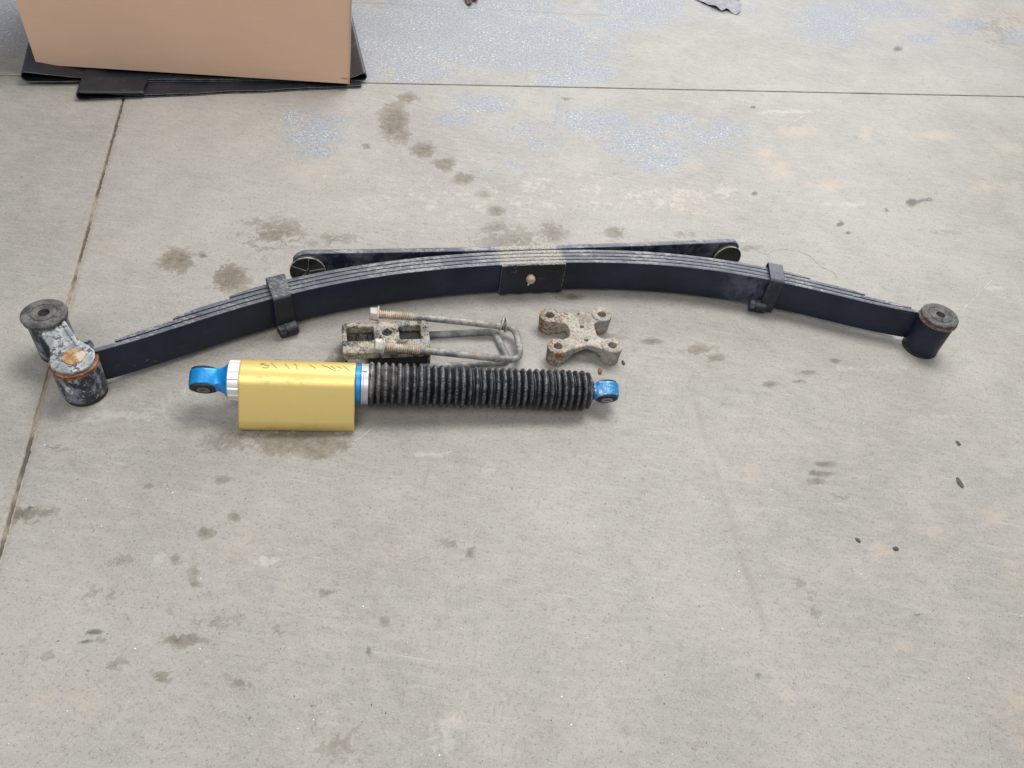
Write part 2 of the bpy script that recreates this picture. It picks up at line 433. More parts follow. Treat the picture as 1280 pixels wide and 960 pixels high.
DARK = [(118,790,14,4,.9),(106,802,9,3,.8),(122,802,5,4,.6),(133,801,4,3,.6),(461,813,4,6,.7),(1052,621,11,6,.35),(1140,253,9,5,.9),(1150,251,8,3,.7),(1050,280,6,4,.9),(1108,262,5,3,.7),
 (391,883,5,3,.7),(312,897,4,3,.7),(508,899,8,3,.8),(948,843,5,4,.5),(1148,768,9,3,.7),(943,242,4,3,.9),(941,134,4,2,.9),(1060,291,4,2,.9),(588,683,3,3,.4),(876,758,7,3,.8),(485,850,3,6,.3),(1017,590,5,3,.5),
 (906,565,10,3,.4),(1122,61,7,4,.7),(95,565,3,2,.8),(905,505,12,3,.25),(420,727,4,5,.4),(255,660,5,6,.4),(38,637,4,8,.7),(1160,250,7,3,.7),(640,610,3,3,.5)]
PEACH = [(940,592,26,18,.8),(1105,690,24,16,.8),(1127,806,14,10,1),(995,165,32,9,.9),(957,193,16,12,.9),(975,212,22,16,.6),(1083,166,11,10,.9),(1170,170,30,8,.9),(1258,185,28,10,.8),(1034,232,26,10,.9),
 (1230,233,26,10,.7),(1262,233,16,6,.6),(1240,645,20,14,.7),(1258,30,50,36,.8),(1200,15,30,18,.6),(1275,880,50,60,.7),(866,205,16,12,.9),(860,250,60,26,.4),(1270,710,24,30,.6),(652,669,9,5,.7),(660,245,80,20,.2),
 (75,720,40,16,.3),(60,880,60,26,.45),(300,690,50,26,.3),(365,730,40,20,.35),(980,868,14,8,.6),(640,930,20,40,.3),(560,900,30,16,.35),(400,210,60,20,.25),(150,300,40,20,.3),(1150,120,40,20,.25),(1160,660,20,10,.4),(495,690,30,16,.3)]
BLUE = [(480,50,80,46,.95),(560,40,90,44,.95),(640,50,100,38,.9),(520,85,60,22,.8),(700,60,70,36,.75),(590,12,120,24,1),(735,90,40,12,.9),(700,100,40,10,.7),(800,8,60,26,.85),(770,30,30,14,.6),
 (395,165,38,22,.75),(365,148,14,12,.7),(395,185,30,12,.6),(600,130,40,12,.8),(575,150,30,8,.55),(740,152,50,18,.75),(800,175,50,22,.65),(830,200,40,16,.6),(845,150,30,10,.6),(900,165,50,14,.5),(640,205,20,5,.3),
 (20,25,80,36,1),(10,8,50,20,1),(1040,28,46,26,.9),(1060,45,20,10,.9),(1090,10,60,14,.6),(1150,48,26,6,.8),(1210,32,30,10,.8),(1145,16,30,8,.5),(870,175,60,22,.35),(455,95,20,8,.8),(610,212,12,3,.6),
 (1265,45,26,10,.6),(900,10,50,8,.4),(660,170,40,14,.3)]
SCUFF = [(150,520,60,8,.7),(250,490,40,10,.4),(540,568,30,3,.9),(230,760,8,3,.8),(640,250,90,26,.15),(860,242,60,10,.5),(900,240,40,6,.5),(980,140,40,3,.8),(1060,255,30,3,.7),(925,300,26,3,.6),(1190,520,40,3,.4),
 (1080,460,70,3,.4),(560,910,14,30,.3),(200,700,10,8,.6),(330,700,26,5,.5),(262,825,6,3,.9),(148,833,9,3,.7),(420,500,10,3,.2),(820,250,40,10,.4),(1240,360,20,3,.5),(610,590,8,8,.4)]
LINES = [((868,500),(925,690),3.2,.55),((925,690),(958,790),4.5,.75)]
def fields(px):
    out = {}
    for nm, L_ in (('damp_shade', DAMP_SHADE), ('dark', DARK), ('peach', PEACH), ('blue', BLUE), ('scuff', SCUFF)):
        f = np.full(len(px), -1.0)
        for x, y, rx, ry, s in L_:
            rx *= 1.2; ry *= 1.25
            if y > 600 and nm == 'damp_shade': s *= .82
            if y > 500 and nm == 'peach': s *= .7
            m = (abs(px[:, 0] - x) < rx * 2.2) & (abs(px[:, 1] - y) < ry * 2.2)
            if not m.any(): continue
            d = np.hypot((px[m, 0] - x) / rx, (px[m, 1] - y) / ry)
            f[m] = np.maximum(f[m], (1 - d) * s)
        out[nm] = f
    f = out['damp_shade']
    for (p, q, wd, s) in LINES:
        p, q = np.array(p, float), np.array(q, float); t = np.clip(((px - p) @ (q - p)) / ((q - p) @ (q - p)), 0, 1)
        d = np.linalg.norm(px - p - t[:, None] * (q - p), axis=1) / wd
        out['line'] = np.maximum(out.get('line', np.zeros(len(px))), np.clip(1.4 - d, 0, 1) * s)
    return out

def concrete():
    m = NT('worn_shop_concrete')
    broad = m.noise(1.6, 4, .55); mid = m.noise(7, 5, .65); fine = m.noise(42, 6, .75)
    brush = m.noise(1, 5, .7, vec=m.map((22, 75, 60), (0, 0, R(-12)))); grit = m.noise(420, 3, .75); grit2 = m.noise(170, 4, .75)
    c = m.mix(m.step(broad, .3, .7), (.250, .237, .214), (.318, .302, .276))
    c = m.mix(m.math('MULTIPLY', m.step(mid, .42, .72), .55), c, (.365, .347, .312))
    c = m.mix(m.math('MULTIPLY', m.step(m.noise(5.2, 5, .7, dist=.4), .52, .75), .42), c, (.212, .203, .190))
    c = m.mix(m.math('MULTIPLY', m.step(brush, .38, .7), .38), c, (.392, .375, .345))
    c = m.mix(m.math('MULTIPLY', m.step(fine, .52, .72), .40), c, (.165, .150, .125))
    c = m.mix(m.math('MULTIPLY', m.step(grit2, .52, .66), .5), c, (.125, .115, .10))
    c = m.mix(m.math('MULTIPLY', m.step(grit, .55, .68), .42), c, (.60, .585, .56))
    c = m.mix(m.math('MULTIPLY', m.step(grit, .42, .30), .25), c, (.22, .21, .20))
    for sc1, rz, th_ in (((5, 210, 60), R(-10), .70), ((4, 260, 60), R(24), .715), ((7, 180, 60), R(-52), .73)):
        sn = m.noise(1, 3, .6, vec=m.map(sc1, (0, 0, rz)))
        c = m.mix(m.math('MULTIPLY', m.step(sn, th_ - .03, th_ + .03), .38), c, (.56, .55, .52))
    pores = m.math('MULTIPLY', m.step(m.voro(210), .16, .08), m.step(m.noise(33, 3, .6), .50, .62))
    c = m.mix(m.math('MULTIPLY', pores, .55), c, (.10, .09, .075))
    big = m.math('SUBTRACT', m.noise(17, 3, .6, dist=.6), .5)
    edge = m.math('ADD', m.math('MULTIPLY', big, 1.3), m.math('MULTIPLY', m.math('SUBTRACT', m.noise(52, 6, .72, dist=.8), .5), 2.3))
    def mask(name, lo, hi, amp):
        return m.step(m.math('ADD', m.attr(name), m.math('MULTIPLY', edge, amp)), lo, hi)
    def inten(name, a, b, lo=.2):
        return m.step(m.attr(name), 0.0, .8, lo, 1.0)
    c = m.mix(m.math('MULTIPLY', mask('peach', .0, .8, .8), .36), c, (.50, .39, .29))
    bl = mask('blue', -.02, .40, 1.0)
    c = m.mix(m.math('MULTIPLY', bl, .75), c, m.mix(m.step(m.noise(120, 3, .6), .4, .6), (.195, .213, .248), (.300, .320, .355)))
    fl = m.math('MULTIPLY', m.math('MULTIPLY', m.step(m.voro(120), .27, .15), m.step(m.noise(60, 3, .7), .45, .55)), m.step(m.attr('blue'), -.05, .45))
    fl = m.math('MULTIPLY', fl, m.step(m.noise(9, 2, .5), .42, .55))
    c = m.mix(fl, c, (.70, .72, .75))
    c = m.mix(m.math('MULTIPLY', mask('scuff', .05, .6, 1.2), .30), c, (.52, .505, .48))
    dm = m.math('MULTIPLY', mask('damp_shade', .10, .26, 1.0), m.step(m.attr('damp_shade'), -.1, .75, .40, 1.0))
    c = m.mix(m.math('MULTIPLY', dm, m.step(m.noise(60, 4, .75), .3, .7, .50, .95)), c, m.mix(m.step(mid, .4, .6), (.092, .072, .042), (.135, .108, .068)))
    # ragged darker rim where a drip dried
    c = m.mix(m.math('MULTIPLY', m.attr('line'), m.step(m.noise(30, 4, .7), .3, .6, .1, .6)), c, (.20, .175, .145))
    dk = m.math('MULTIPLY', mask('dark', .10, .36, .9), m.step(m.attr('dark'), 0, .6, .4, 1.0))
    c = m.mix(m.math('MULTIPLY', dk, .85), c, (.085, .085, .082))
    jt = m.attr('joint')
    c = m.mix(m.math('MULTIPLY', m.step(m.math('ADD', jt, m.math('MULTIPLY', edge, .9)), .35, .95), .45), c, (.26, .215, .16))
    # rare dark specks
    sp = m.math('MULTIPLY', m.step(m.voro(46), .085, .05), m.step(m.noise(21, 2, .5), .58, .62))
    c = m.mix(m.math('MULTIPLY', sp, .7), c, (.13, .12, .10))
    rg = m.math('SUBTRACT', m.math('ADD', m.math('MULTIPLY', fine, .25), .50), m.math('MULTIPLY', dm, .12))
    b = m.bump(grit, .30, .0006, m.bump(fine, .35, .0015, m.bump(mid, .3, .004)))
    return m.done(c, rg, 0, b, .4)
M_conc = concrete()
def joint_mat():
    m = NT('joint_dirt'); n = m.noise(60, 4, .7); nb = m.noise(7, 3, .6)
    c = m.mix(m.math('MULTIPLY', m.step(nb, .42, .55), m.step(m.dot(m.pos, (0, 1, 0), 0.0), 1.75, 1.55)), (.085, .076, .063), (.28, .245, .19))
    c = m.mix(m.step(n, .55, .75, 0, .6), c, (.12, .10, .08))
    return m.done(c, .9, 0, m.bump(n, .6, .002))
M_joint = joint_mat()

floor = mk('floor', [(-9, -7, -.0042), (9, -7, -.0042), (9, 11, -.0042), (-9, 11, -.0042)], [(0, 1, 2, 3)], M_joint, smooth=False)
tag(floor, kind='structure')
def axis_samples(lo, hi, flo, fhi, st):
    """fine between flo and fhi, coarse outside"""
    fine = np.arange(max(lo, flo), min(hi, fhi) + 1e-9, st)
    out = list(fine)
    x = fine[-1]; d = st
    while x < hi - 1e-6: d *= 1.5; x = min(hi, x + d); out.append(x)
    x = fine[0]; d = st; pre = []
    while x > lo + 1e-6: d *= 1.5; x = max(lo, x - d); pre.append(x)
    return np.array(pre[::-1] + out)
GA, GB = .0015, .0026     # half widths of the joints
def jag(t, seed, amp):
    return np.array([amp * (mnoise.noise(Vector((x * 60, seed, 0))) + .8 * mnoise.noise(Vector((x * 180, seed, 3))) + 1.4 * max(0, mnoise.noise(Vector((x * 17, seed, 7))) - .15)) for x in t])
def slab(u0, u1, v0, v1, k):
    st = .0065
    U = axis_samples(u0, u1, -1.15, 3.35, st); Vv = axis_samples(v0, v1, -1.75, 2.35, st)
    nu, nv = len(U), len(Vv)
    UU, VV = np.meshgrid(U, Vv, indexing='ij')
    # jagged edges on the joint sides
    j1 = jag(Vv, k + .5, .0026); j2 = jag(U, k + 9.5, .0007)
    sgu = 1 if u0 == 0 else -1; sgv = 1 if v0 == 0 else -1
    iu = 0 if u0 == 0 else nu - 1; iv = 0 if v0 == 0 else nv - 1
    UU[iu, :] += sgu * (GB + np.abs(j1)); VV[:, iv] += sgv * (GA + np.abs(j2))
    # keep the next row beyond the edge
    iu2 = 1 if u0 == 0 else nu - 2; iv2 = 1 if v0 == 0 else nv - 2
    P = X0 + UU[..., None] * ea + VV[..., None] * eb
    Z = np.zeros_like(UU)
    Z[iu, :] -= .0012; Z[:, iv] -= .0008
    V = np.concatenate([P, Z[..., None]], 2).reshape(-1, 3)
    I = np.arange(nu * nv).reshape(nu, nv)
    Fq = np.stack([I[:-1, :-1], I[1:, :-1], I[1:, 1:], I[:-1, 1:]], -1).reshape(-1, 4)
    if np.cross(ea, eb) < 0: Fq = Fq[:, ::-1]
    # skirts going down at the joints
    ex, fs = [], []
    n0 = len(V)
    e1 = I[iu, :]; e2 = I[:, iv]
    s1 = V[e1].copy(); s1[:, 2] = -.028; s2 = V[e2].copy(); s2[:, 2] = -.028
    for a in range(len(e1) - 1): fs.append((e1[a], e1[a + 1], n0 + a + 1, n0 + a))
    for a in range(len(e2) - 1): fs.append((e2[a], e2[a + 1], n0 + len(e1) + a + 1, n0 + len(e1) + a))
    V = np.vstack([V, s1, s2])
    Fq = np.vstack([Fq, np.array(fs)])
    px = proj(V); dd = (V - [0, 0, H]) @ fw
    px[dd < .15] = -9999
    at_ = fields(px)
    ju = np.concatenate([np.abs(UU).ravel(), np.zeros(len(s1) + len(s2))])
    jv = np.concatenate([np.abs(VV).ravel(), np.zeros(len(s1) + len(s2))])
    at_['joint'] = np.clip(1 - np.minimum(ju / .022, jv / .010), 0, 1)
    o = mk('slab', V, Fq, M_conc, floor, True, None, at_)
    return o
slab(0, 8, 0, 8, 1); slab(-8, 0, 0, 8, 2); slab(0, 8, -8, 0, 3); slab(-8, 0, -8, 0, 4)

M_scr0 = NT('pale_scratch').done((.55, .54, .51), .7); M_crack = NT('hairline_crack').done((.15, .135, .11), .9); M_tide = NT('dried_water_edge').done((.235, .205, .155), .8)
def ribbon(name, pts, wpx, mat, z):
    P = bez([at(x, y) for x, y in pts], 14); V, Fc = [], []
    T_ = np.gradient(P, axis=0); T_ /= np.linalg.norm(T_, axis=1)[:, None]
    for i, (p, t) in enumerate(zip(P, T_)):
        n_ = np.array([-t[1], t[0], 0]); j = .0022 * mnoise.noise(Vector((i * .55, pts[0][0], 0))); ww = wpx * (.25 + abs(mnoise.noise(Vector((i * .8, 3, pts[0][1])))) * 1.9)
        V += [tuple(p + n_ * (j + ww) + [0, 0, z]), tuple(p + n_ * (j - ww) + [0, 0, z])]
    for i in range(len(P) - 1): Fc.append((2 * i, 2 * i + 1, 2 * i + 3, 2 * i + 2))
    mk(name, V, Fc, mat, floor, False)
ribbon('hairline_crack', [(430, 3), (480, 4.5), (560, 9), (640, 13), (700, 17), (762, 19)], .0009, M_crack, .0003)
ribbon('dried_water_edge', [(938, 308), (958, 318), (968, 313), (990, 313), (1010, 319), (1026, 333), (1042, 341), (1046, 348)], .0010, M_tide, .0003)
ribbon('dried_water_edge', [(1125, 345), (1133, 352)], .0008, M_tide, .0003)
ribbon('scratch', [(519, 571), (535, 568), (548, 567), (566, 564)], .0008, M_scr0, .0003)
ribbon('scratch', [(1202, 388), (1224, 366), (1240, 350)], .0008, M_scr0, .0003)
ribbon('scratch', [(973, 160), (990, 153), (1006, 144)], .0009, M_scr0, .0003)
ribbon('scratch', [(1028, 272), (1050, 264), (1075, 254)], .0006, M_scr0, .0003)
ribbon('scratch', [(444, 551), (455, 544), (464, 536)], .0009, M_scr0, .0003)
# grit and shavings
def specks(name, pts, size, mat, label=None, flat=.5):
    V, Fc = [], []
    base = np.array([(1, 0, 0), (-.5, .87, 0), (-.5, -.87, 0), (0, 0, 1)])
    for p in pts:
        s = size * random.uniform(.5, 1.6); a = random.uniform(0, 6.28)
        q = base * [s * random.uniform(.6, 1.6), s, s * flat]
        c, d = math.cos(a), math.sin(a)
        q = np.c_[q[:, 0] * c - q[:, 1] * d, q[:, 0] * d + q[:, 1] * c, q[:, 2]] + [p[0], p[1], .0004]
        n = len(V); V += list(q); Fc += [(n, n + 1, n + 3), (n + 1, n + 2, n + 3), (n + 2, n, n + 3)]
    o = mk(name, V, Fc, mat, None, False)
    return tag(o, label, None, None, 'stuff')
M_grit = NT('tan_grit').done((.36, .31, .24), .9); M_grit2 = NT('dark_grit').done((.07, .065, .055), .9); M_flake = NT('pale_flake').done((.80, .80, .80), .5)
def randpx(n, box=(0, 0, 1280, 960)):
    return [at(random.uniform(box[0], box[2]), random.uniform(box[1], box[3])) for _ in range(n)]
specks('sand_grit', randpx(700), .0008, M_grit)
specks('dirt_grit', randpx(260), .0009, M_grit2)
bl = []
while len(bl) < 1500:
    x, y, rx, ry, s = random.choice(BLUE[:13] + BLUE[21:26])
    bl.append(at(random.gauss(x, rx * .45), random.gauss(y, ry * .5)))
specks('metal_shavings', bl + randpx(160), .0010, M_flake, flat=.25)

# ================================================================== LEAF SPRING
spring = empty('leaf_spring', (EO[0], EO[1], 0), 'long arched black multi-leaf spring lying on its side across the floor', 'leaf spring')
def fcurve(s):
    s = np.asarray(s, float); return np.polyval(PC, s)
def spt(s, off, z):
    """point on the pack: s along, off behind the front face of the main leaf"""
    s = np.atleast_1d(np.asarray(s, float)); h = fcurve(s); dh = (fcurve(s + 1e-4) - fcurve(s - 1e-4)) / 2e-4
    nl = np.hypot(1, dh); ns, nh = -dh / nl, 1 / nl
    S = s + ns * off; Hh = h + nh * off
    P = EO + S[:, None] * ee + Hh[:, None] * en
    return np.c_[P, np.ones(len(P)) * z]
def sweep_bar(name, line_lo, line_hi, zc, zh, mat, parent, rad=.0025):
    """bar between two plan curves (k,2): front and back; zh half height per sample"""
    k = len(line_lo); zh = np.ones(k) * zh; th = np.linalg.norm(line_hi - line_lo, axis=1)
    V = []
    for i in range(k):
        d = (line_hi[i] - line_lo[i]) / th[i]
        r = min(rad, th[i] * .45)
        pr = []
        for cx, cz, a0 in ((th[i] - r, zh[i] - r, 0), (r, zh[i] - r, 90), (r, -zh[i] + r, 180), (th[i] - r, -zh[i] + r, 270)):
            for a in (0, 30, 60, 90): pr.append((cx + r * math.cos(R(a0 + a)), cz + r * math.sin(R(a0 + a))))
        for x, z in pr: V.append((*(line_lo[i] + d * x), zc + z))
    n = 16; Fc = []
    for i in range(k - 1):
        for j in range(n):
            j2 = (j + 1) % n
            Fc.append((i * n + j, i * n + j2, (i + 1) * n + j2, (i + 1) * n + j))
    Fc.append(tuple(range(n))[::-1]); Fc.append(tuple((k - 1) * n + j for j in range(n)))
    return sharp(mk(name, V, Fc, mat, parent), 40)
T = .0107
ZC, ZH = .050, .038
def leaf(k, s0, s1, mat, thin=True):
    S = np.linspace(s0, s1, 120)
    o0 = k * (T + .0013); lo = np.full(120, o0); hi = np.full(120, o0 + T)
    if thin:
        e0 = np.clip((S - s0) / .045, 0, 1); e1 = np.clip((s1 - S) / .045, 0, 1); e = np.minimum(e0, e1)
        hi = o0 + T * (.45 + .55 * e)
        spread = .0030 * np.maximum(0, np.abs(S) - .45)
        lo = lo + spread * k; hi = hi + spread * k
    return sweep_bar('leaf', spt(S, lo, 0)[:, :2], spt(S, hi, 0)[:, :2], ZC, ZH, mat, spring, .0024)
# tips measured on the photo
def s_of(x, y, z=.088):
    return float((at(x, y, z)[:2] - EO) @ ee)
# main leaf runs into the eyes
S = np.linspace(-.872, .878, 220)
lo = spt(S, 0, 0)[:, :2]; hi = spt(S, T, 0)[:, :2]
main = sweep_bar('main_leaf', lo, hi, ZC, ZH, M_leaf, spring, .0022)
for k, (xl, yl, xr, yr) in enumerate([(146, 430, 1133, 379), (224, 397, 1070, 360), (297, 369, 1000, 341)]):
    leaf(k + 1, s_of(xl, yl), s_of(xr, yr), M_leaf)
for sa, sb_ in ((s_of(185, 416), s_of(224, 397) - .003), (s_of(1072, 360) + .004, s_of(1101, 373))):
    S = np.linspace(sa, sb_, 14)
    sweep_bar('liner_tip', spt(S, T * 1.75, 0)[:, :2], spt(S, T * 1.75 + .0045, 0)[:, :2], ZC, ZH - .001, M_leaf, spring, .0016)
# rubbed patch on the end of the second leaf
sR = s_of(1133, 379)
S = np.linspace(sR - .045, sR - .003, 12)
sweep_bar('rubbed_patch', spt(S, T + .0022, 0)[:, :2], spt(S, T + .0062, 0)[:, :2], ZC + .0006, ZH, M_tip, spring, .002)
# overload leaf behind the pack: a thick, almost straight bar
OT = .015
sl, sr = -.506, .522
S = np.r_[np.linspace(sl, sl + .034, 14), np.linspace(sl + .05, sr - .05, 60), np.linspace(sr - .034, sr, 14)]
hb = .0665 + .0070 * (S / .5) ** 2
zhh = np.full(len(S), ZH)
dl = np.clip((S - sl) / .034, 0, 1); zhh = ZH * np.sqrt(1 - (1 - dl) ** 2 * .80)
dr = np.clip((sr - S) / .020, 0, 1); zhh = zhh * np.sqrt(1 - (1 - dr) ** 2 * .6)
back = EO + S[:, None] * ee + hb[:, None] * en; front = back - OT * en
over = sweep_bar('overload_leaf', front, back, ZC, zhh, M_over, spring, .003)
# ribbed rubber bump pads on its front face near both ends
en3 = np.array([en[0], en[1], 0]); ee3 = np.array([ee[0], ee[1], 0])
for sp_, r_, tilt in ((-.4765, .0375, 0), (.493, .0345, 0)):
    h0 = .0665 + .007 * (sp_ / .5) ** 2 - OT
    c = np.array([*(EO + sp_ * ee + h0 * en), ZC - .001])
    pad = lathe('bump_pad', c, -en3, [(-.001, r_ * .8), (.004, r_ * .97), (.012, r_), (.0125, r_ - .0012), (.0118, r_ - .0022), (.0105, .004), (.0125, .0032), (.0128, .001)], M_pad, over, 48)
    rim = lathe('pad_rim', c, -en3, [(.0112, r_ + .0002), (.0134, r_ + .0002), (.0136, r_ - .0012), (.0112, r_ - .0012)], M_rim, pad, 56, closed=True)
    if sp_ < 0:
        for a in (10, 82, 154, 226, 298):
            d = math.cos(R(a)) * ee3 + math.sin(R(a)) * np.array([0, 0, 1.])
            p = c - en3 * .0116
            rings('pad_rib', [p + d * .002, p + d * (r_ - .002)], .0009, M_rim, pad, 6)
# centre plate with jagged lip and the centre bolt
s0, s1 = -.0655, .078
S = np.linspace(s0, s1, 60)
def plate(name, S, o0, o1, z0, z1, mat, par, jagz=0.0):
    k = len(S); V = []
    zt = z1 + jagz * np.array([mnoise.noise(Vector((s * 110, 2, 0))) + .6 * mnoise.noise(Vector((s * 300, 5, 0))) for s in S])
    for o in (o0, o1):
        for z in (None, z0):
            ow = o + (.0013 * np.sin(S * 150 + 1) if o == o0 else 0)
            V.append(np.c_[spt(S, ow, 0)[:, :2], zt if z is None else np.full(k, z)])
    V = np.concatenate(V); a, b, c, d = [np.arange(k) + i * k for i in range(4)]
    Fc = []
    for i in range(k - 1):
        Fc += [(a[i], b[i], b[i + 1], a[i + 1]), (c[i], c[i + 1], d[i + 1], d[i]), (a[i], a[i + 1], c[i + 1], c[i]), (b[i], d[i], d[i + 1], b[i + 1])]
    Fc += [(a[0], c[0], d[0], b[0]), (a[-1], b[-1], d[-1], c[-1])]
    return sharp(mk(name, V, Fc, mat, par), 40)
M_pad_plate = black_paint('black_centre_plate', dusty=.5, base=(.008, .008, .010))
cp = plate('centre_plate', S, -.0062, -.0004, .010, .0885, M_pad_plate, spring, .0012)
M_lip = rubber('pale_scraped_lip', (.09, .09, .095), (.42, .40, .37), 1.0)
def ragged(name, pts, w_, mat, par):
    P = np.array(pts); V, Fc = [], []
    rings(name, P, np.array([w_ * (1 + .7 * mnoise.noise(Vector((i * .9, 1, 4)))) * random.choice((.35, 1, 1, .6)) for i in range(len(P))]), mat, par, 6)
lip = spt(np.linspace(s0, s1, 110), -.0045, .0882)
lip[:, 2] += np.array([.0016 * mnoise.noise(Vector((i * .25, 8, 1))) + .0010 * mnoise.noise(Vector((i * .9, 2, 6))) for i in range(110)])
ragged('plate_lip', lip, .0021, M_lip, cp)
ragged('plate_lip', np.linspace(spt(s0, -.0056, .016)[0], spt(s0, -.0056, .086)[0], 26), .0006, M_lip, cp)
ragged('plate_lip', np.linspace(spt(s1, -.0056, .016)[0], spt(s1, -.0056, .086)[0], 26), .0007, M_lip, cp)
bc = at(664, 352, .050)
sb = float((bc[:2] - EO) @ ee)
bp = spt(sb, -.0055, .052)[0]
lathe('centre_bolt', bp, -en3, [(0, .0098), (.004, .0102), (.009, .0094), (.0128, .0065), (.0138, .001)], M_boltend, spring, 24, wob=.05)
V_ = [bp + ee3 * a + np.array([0, 0, b]) - en3 * .0006 for a, b in ((-.0012, -.0075), (.0022, -.0072), (-.001, -.020), (-.0042, -.0205), (-.0045, -.0195))]
mk('paint_drip', V_ + [v - en3 * .0008 for v in V_], [(0, 1, 2, 3, 4), (9, 8, 7, 6, 5), (0, 5, 6, 1), (1, 6, 7, 2), (2, 7, 8, 3), (3, 8, 9, 4), (4, 9, 5, 0)], M_flake, spring, False)
# clamps
def clamp(sc_, wd, o0, o1, z0, z1, nubpx, nubr, nubl, skew):
    loop = []
    r = .007
    for cx, cz, a0 in ((o1 - r, z1 - r, 0), (o0 + r, z1 - r, 90), (o0 + r, z0 + r, 180), (o1 - r, z0 + r, 270)):
        for a in (0, 22, 45, 68, 90): loop.append((cx + r * math.cos(R(a0 + a)), cz + r * math.sin(R(a0 + a)), math.cos(R(a0 + a)), math.sin(R(a0 + a))))
    V = []
    th = .0036
    n = len(loop)
    for (ds, t) in ((-wd / 2, th), (wd / 2, th), (wd / 2, 0), (-wd / 2, 0)):
        for i, (o, z, no, nz) in enumerate(loop):
            bev = 0
            V.append(spt(sc_ + ds + skew * (o - o0), o + no * t, z + nz * t)[0])
    Fc = []
    for q in range(4):
        q2 = (q + 1) % 4
        for i in range(n):
            i2 = (i + 1) % n
            Fc.append((q * n + i, q * n + i2, q2 * n + i2, q2 * n + i))
    cl = sharp(mk('clamp', V, Fc, M_clamp, spring), 50)
    bv = cl.modifiers.new('b', 'BEVEL'); bv.width = .0012; bv.segments = 2; bv.limit_method = 'ANGLE'; bv.angle_limit = R(50)
    p = at(*nubpx); d = spt(sc_ + .01, 0, 0)[0] - spt(sc_ - .01, 0, 0)[0]; d /= np.linalg.norm(d)
    d = d + np.array([0, 0, .10]); d /= np.linalg.norm(d)
    lathe('clamp_bolt', p - d * nubl / 2, d, [(-.0005, .002), (0, nubr * .8), (.0015, nubr * .95), (nubl * .32, nubr), (nubl * .34, nubr * .9), (nubl * .38, nubr * .9), (nubl * .40, nubr), (nubl - .0015, nubr * .97), (nubl, nubr * .85), (nubl + .0005, .002)], M_clamp, cl, 28, wob=.12)
    return cl
clamp(-.528, .035, -.0115, .0555, .006, .0955, (360, 411, .0150), .0142, .039, .12)
clamp(.549, .030, -.008, .054, .006, .0955, (946.5, 382, .0155), .0148, .038, -.05)
# right eye
RE = np.array([.9085, 1.4290, 0]); LE = np.array([-.7785, .9235, 0])
zc3 = (0, 0, 1)
def eye(c, r, z0, z1, mat, par=spring):
    return lathe('spring_eye', c, zc3, [(z0, r - .003), (z0 + .001, r - .0006), (z0 + .003, r), (z1 - .002, r), (z1, r - .001), (z1 + .0002, r - .006)], mat, par, 56)
re_ = eye(RE, .0385, .007, .086, M_leaf)
lathe('bushing', RE, zc3, [(.0, .032), (.0005, .0392), (.006, .0392), (.007, .036)], M_rubber, re_, 56)
bs = lathe('bushing', RE, zc3, [(.085, .0370), (.0865, .0405), (.090, .0408), (.0905, .0385), (.0915, .0385), (.092, .0405), (.0980, .0402), (.1000, .0385), (.1008, .035), (.1002, .0270), (.0988, .0258), (.0992, .0245), (.1006, .0238), (.1014, .0215), (.1014, .0112), (.1005, .0097), (.085, .0095)], M_bush, re_, 64, sh=25)
lathe('copper_ring', RE, zc3, [(.0868, .0404), (.0868, .0416), (.0880, .0416), (.0880, .0404)], M_copper, bs, 64, closed=True)
lathe('copper_ring', RE, zc3, [(.0903, .0386), (.0903, .0413), (.0916, .0413), (.0916, .0386)], M_copper, bs, 64, closed=True)
lathe('bore', RE, zc3, [(.096, .0096), (.0965, .0096)], M_hole, bs, 24)
# left eye
le_ = eye(LE, .0395, .0085, .0735, M_scraped)
lathe('bushing', LE, zc3, [(.0, .031), (.0005, .0375), (.007, .038), (.0085, .037)], M_rubber, le_, 56, wob=.03)
rr_ = lathe('rusty_ring', LE, zc3, [(.0735, .038), (.0738, .0402), (.0765, .0402), (.0768, .0385), (.0776, .0385), (.0780, .0406), (.0815, .0406), (.0826, .0375)], M_rust, le_, 64, wob=.025, sh=25)
# ================================================================== shackle
SH = np.array([-.8725, 1.0110, 0])
shk = empty('shackle', (*SH[:2], 0), None, None)
shk.parent = spring; shk.location = Vector(SH) - spring.location
def shackle_plate(z0, z1, mat, w0=.0365, w1=.0235, name='shackle_plate', tl=0.0):
    d = SH[:2] - LE[:2]; L_ = np.linalg.norm(d)
    d3 = np.array([*d / L_, 0]); n3 = np.array([-d3[1], d3[0], 0])
    def fn(X, Y, Z):
        q = np.hypot(X, Y) - w0
        t = np.clip(X / L_, 0, 1)
        b = np.maximum(np.abs(Y + .001) - (w0 * .93 + (w1 - w0 * .93) * np.clip(X / (.05), 0, 1) ** .8), np.maximum(-X, X - L_ + .010))
        f2 = smin(q, b, .006)
        zz = Z - tl * np.clip(X - .02, 0, .06)
        f = smax(f2, np.maximum(zz - z1, z0 - zz), .0015)
        # raised folded rib along one side
        rb = np.maximum(np.abs(Y + w1 - .004) - .0035, np.maximum(.022 - X, X - L_ + .012)); rb = np.maximum(rb, np.maximum(zz - z1 - .004, z0 - .012 - zz))
        return smin(f, rb, .003)
    h = .0014
    return sdf_object(name, fn, (-.041, -.041, z0 - .018), (L_ + .01, .041, z1 + .012), h, mat, shk,
                      lambda V: LE * [1, 1, 0] + V[:, :1] * d3 + V[:, 1:2] * n3 + V[:, 2:] * np.array([0, 0, 1.]), .0016, .010)
pl_ = shackle_plate(.0832, .0898, M_galv)
shackle_plate(.004, .0095, M_scraped, .0275, .024)
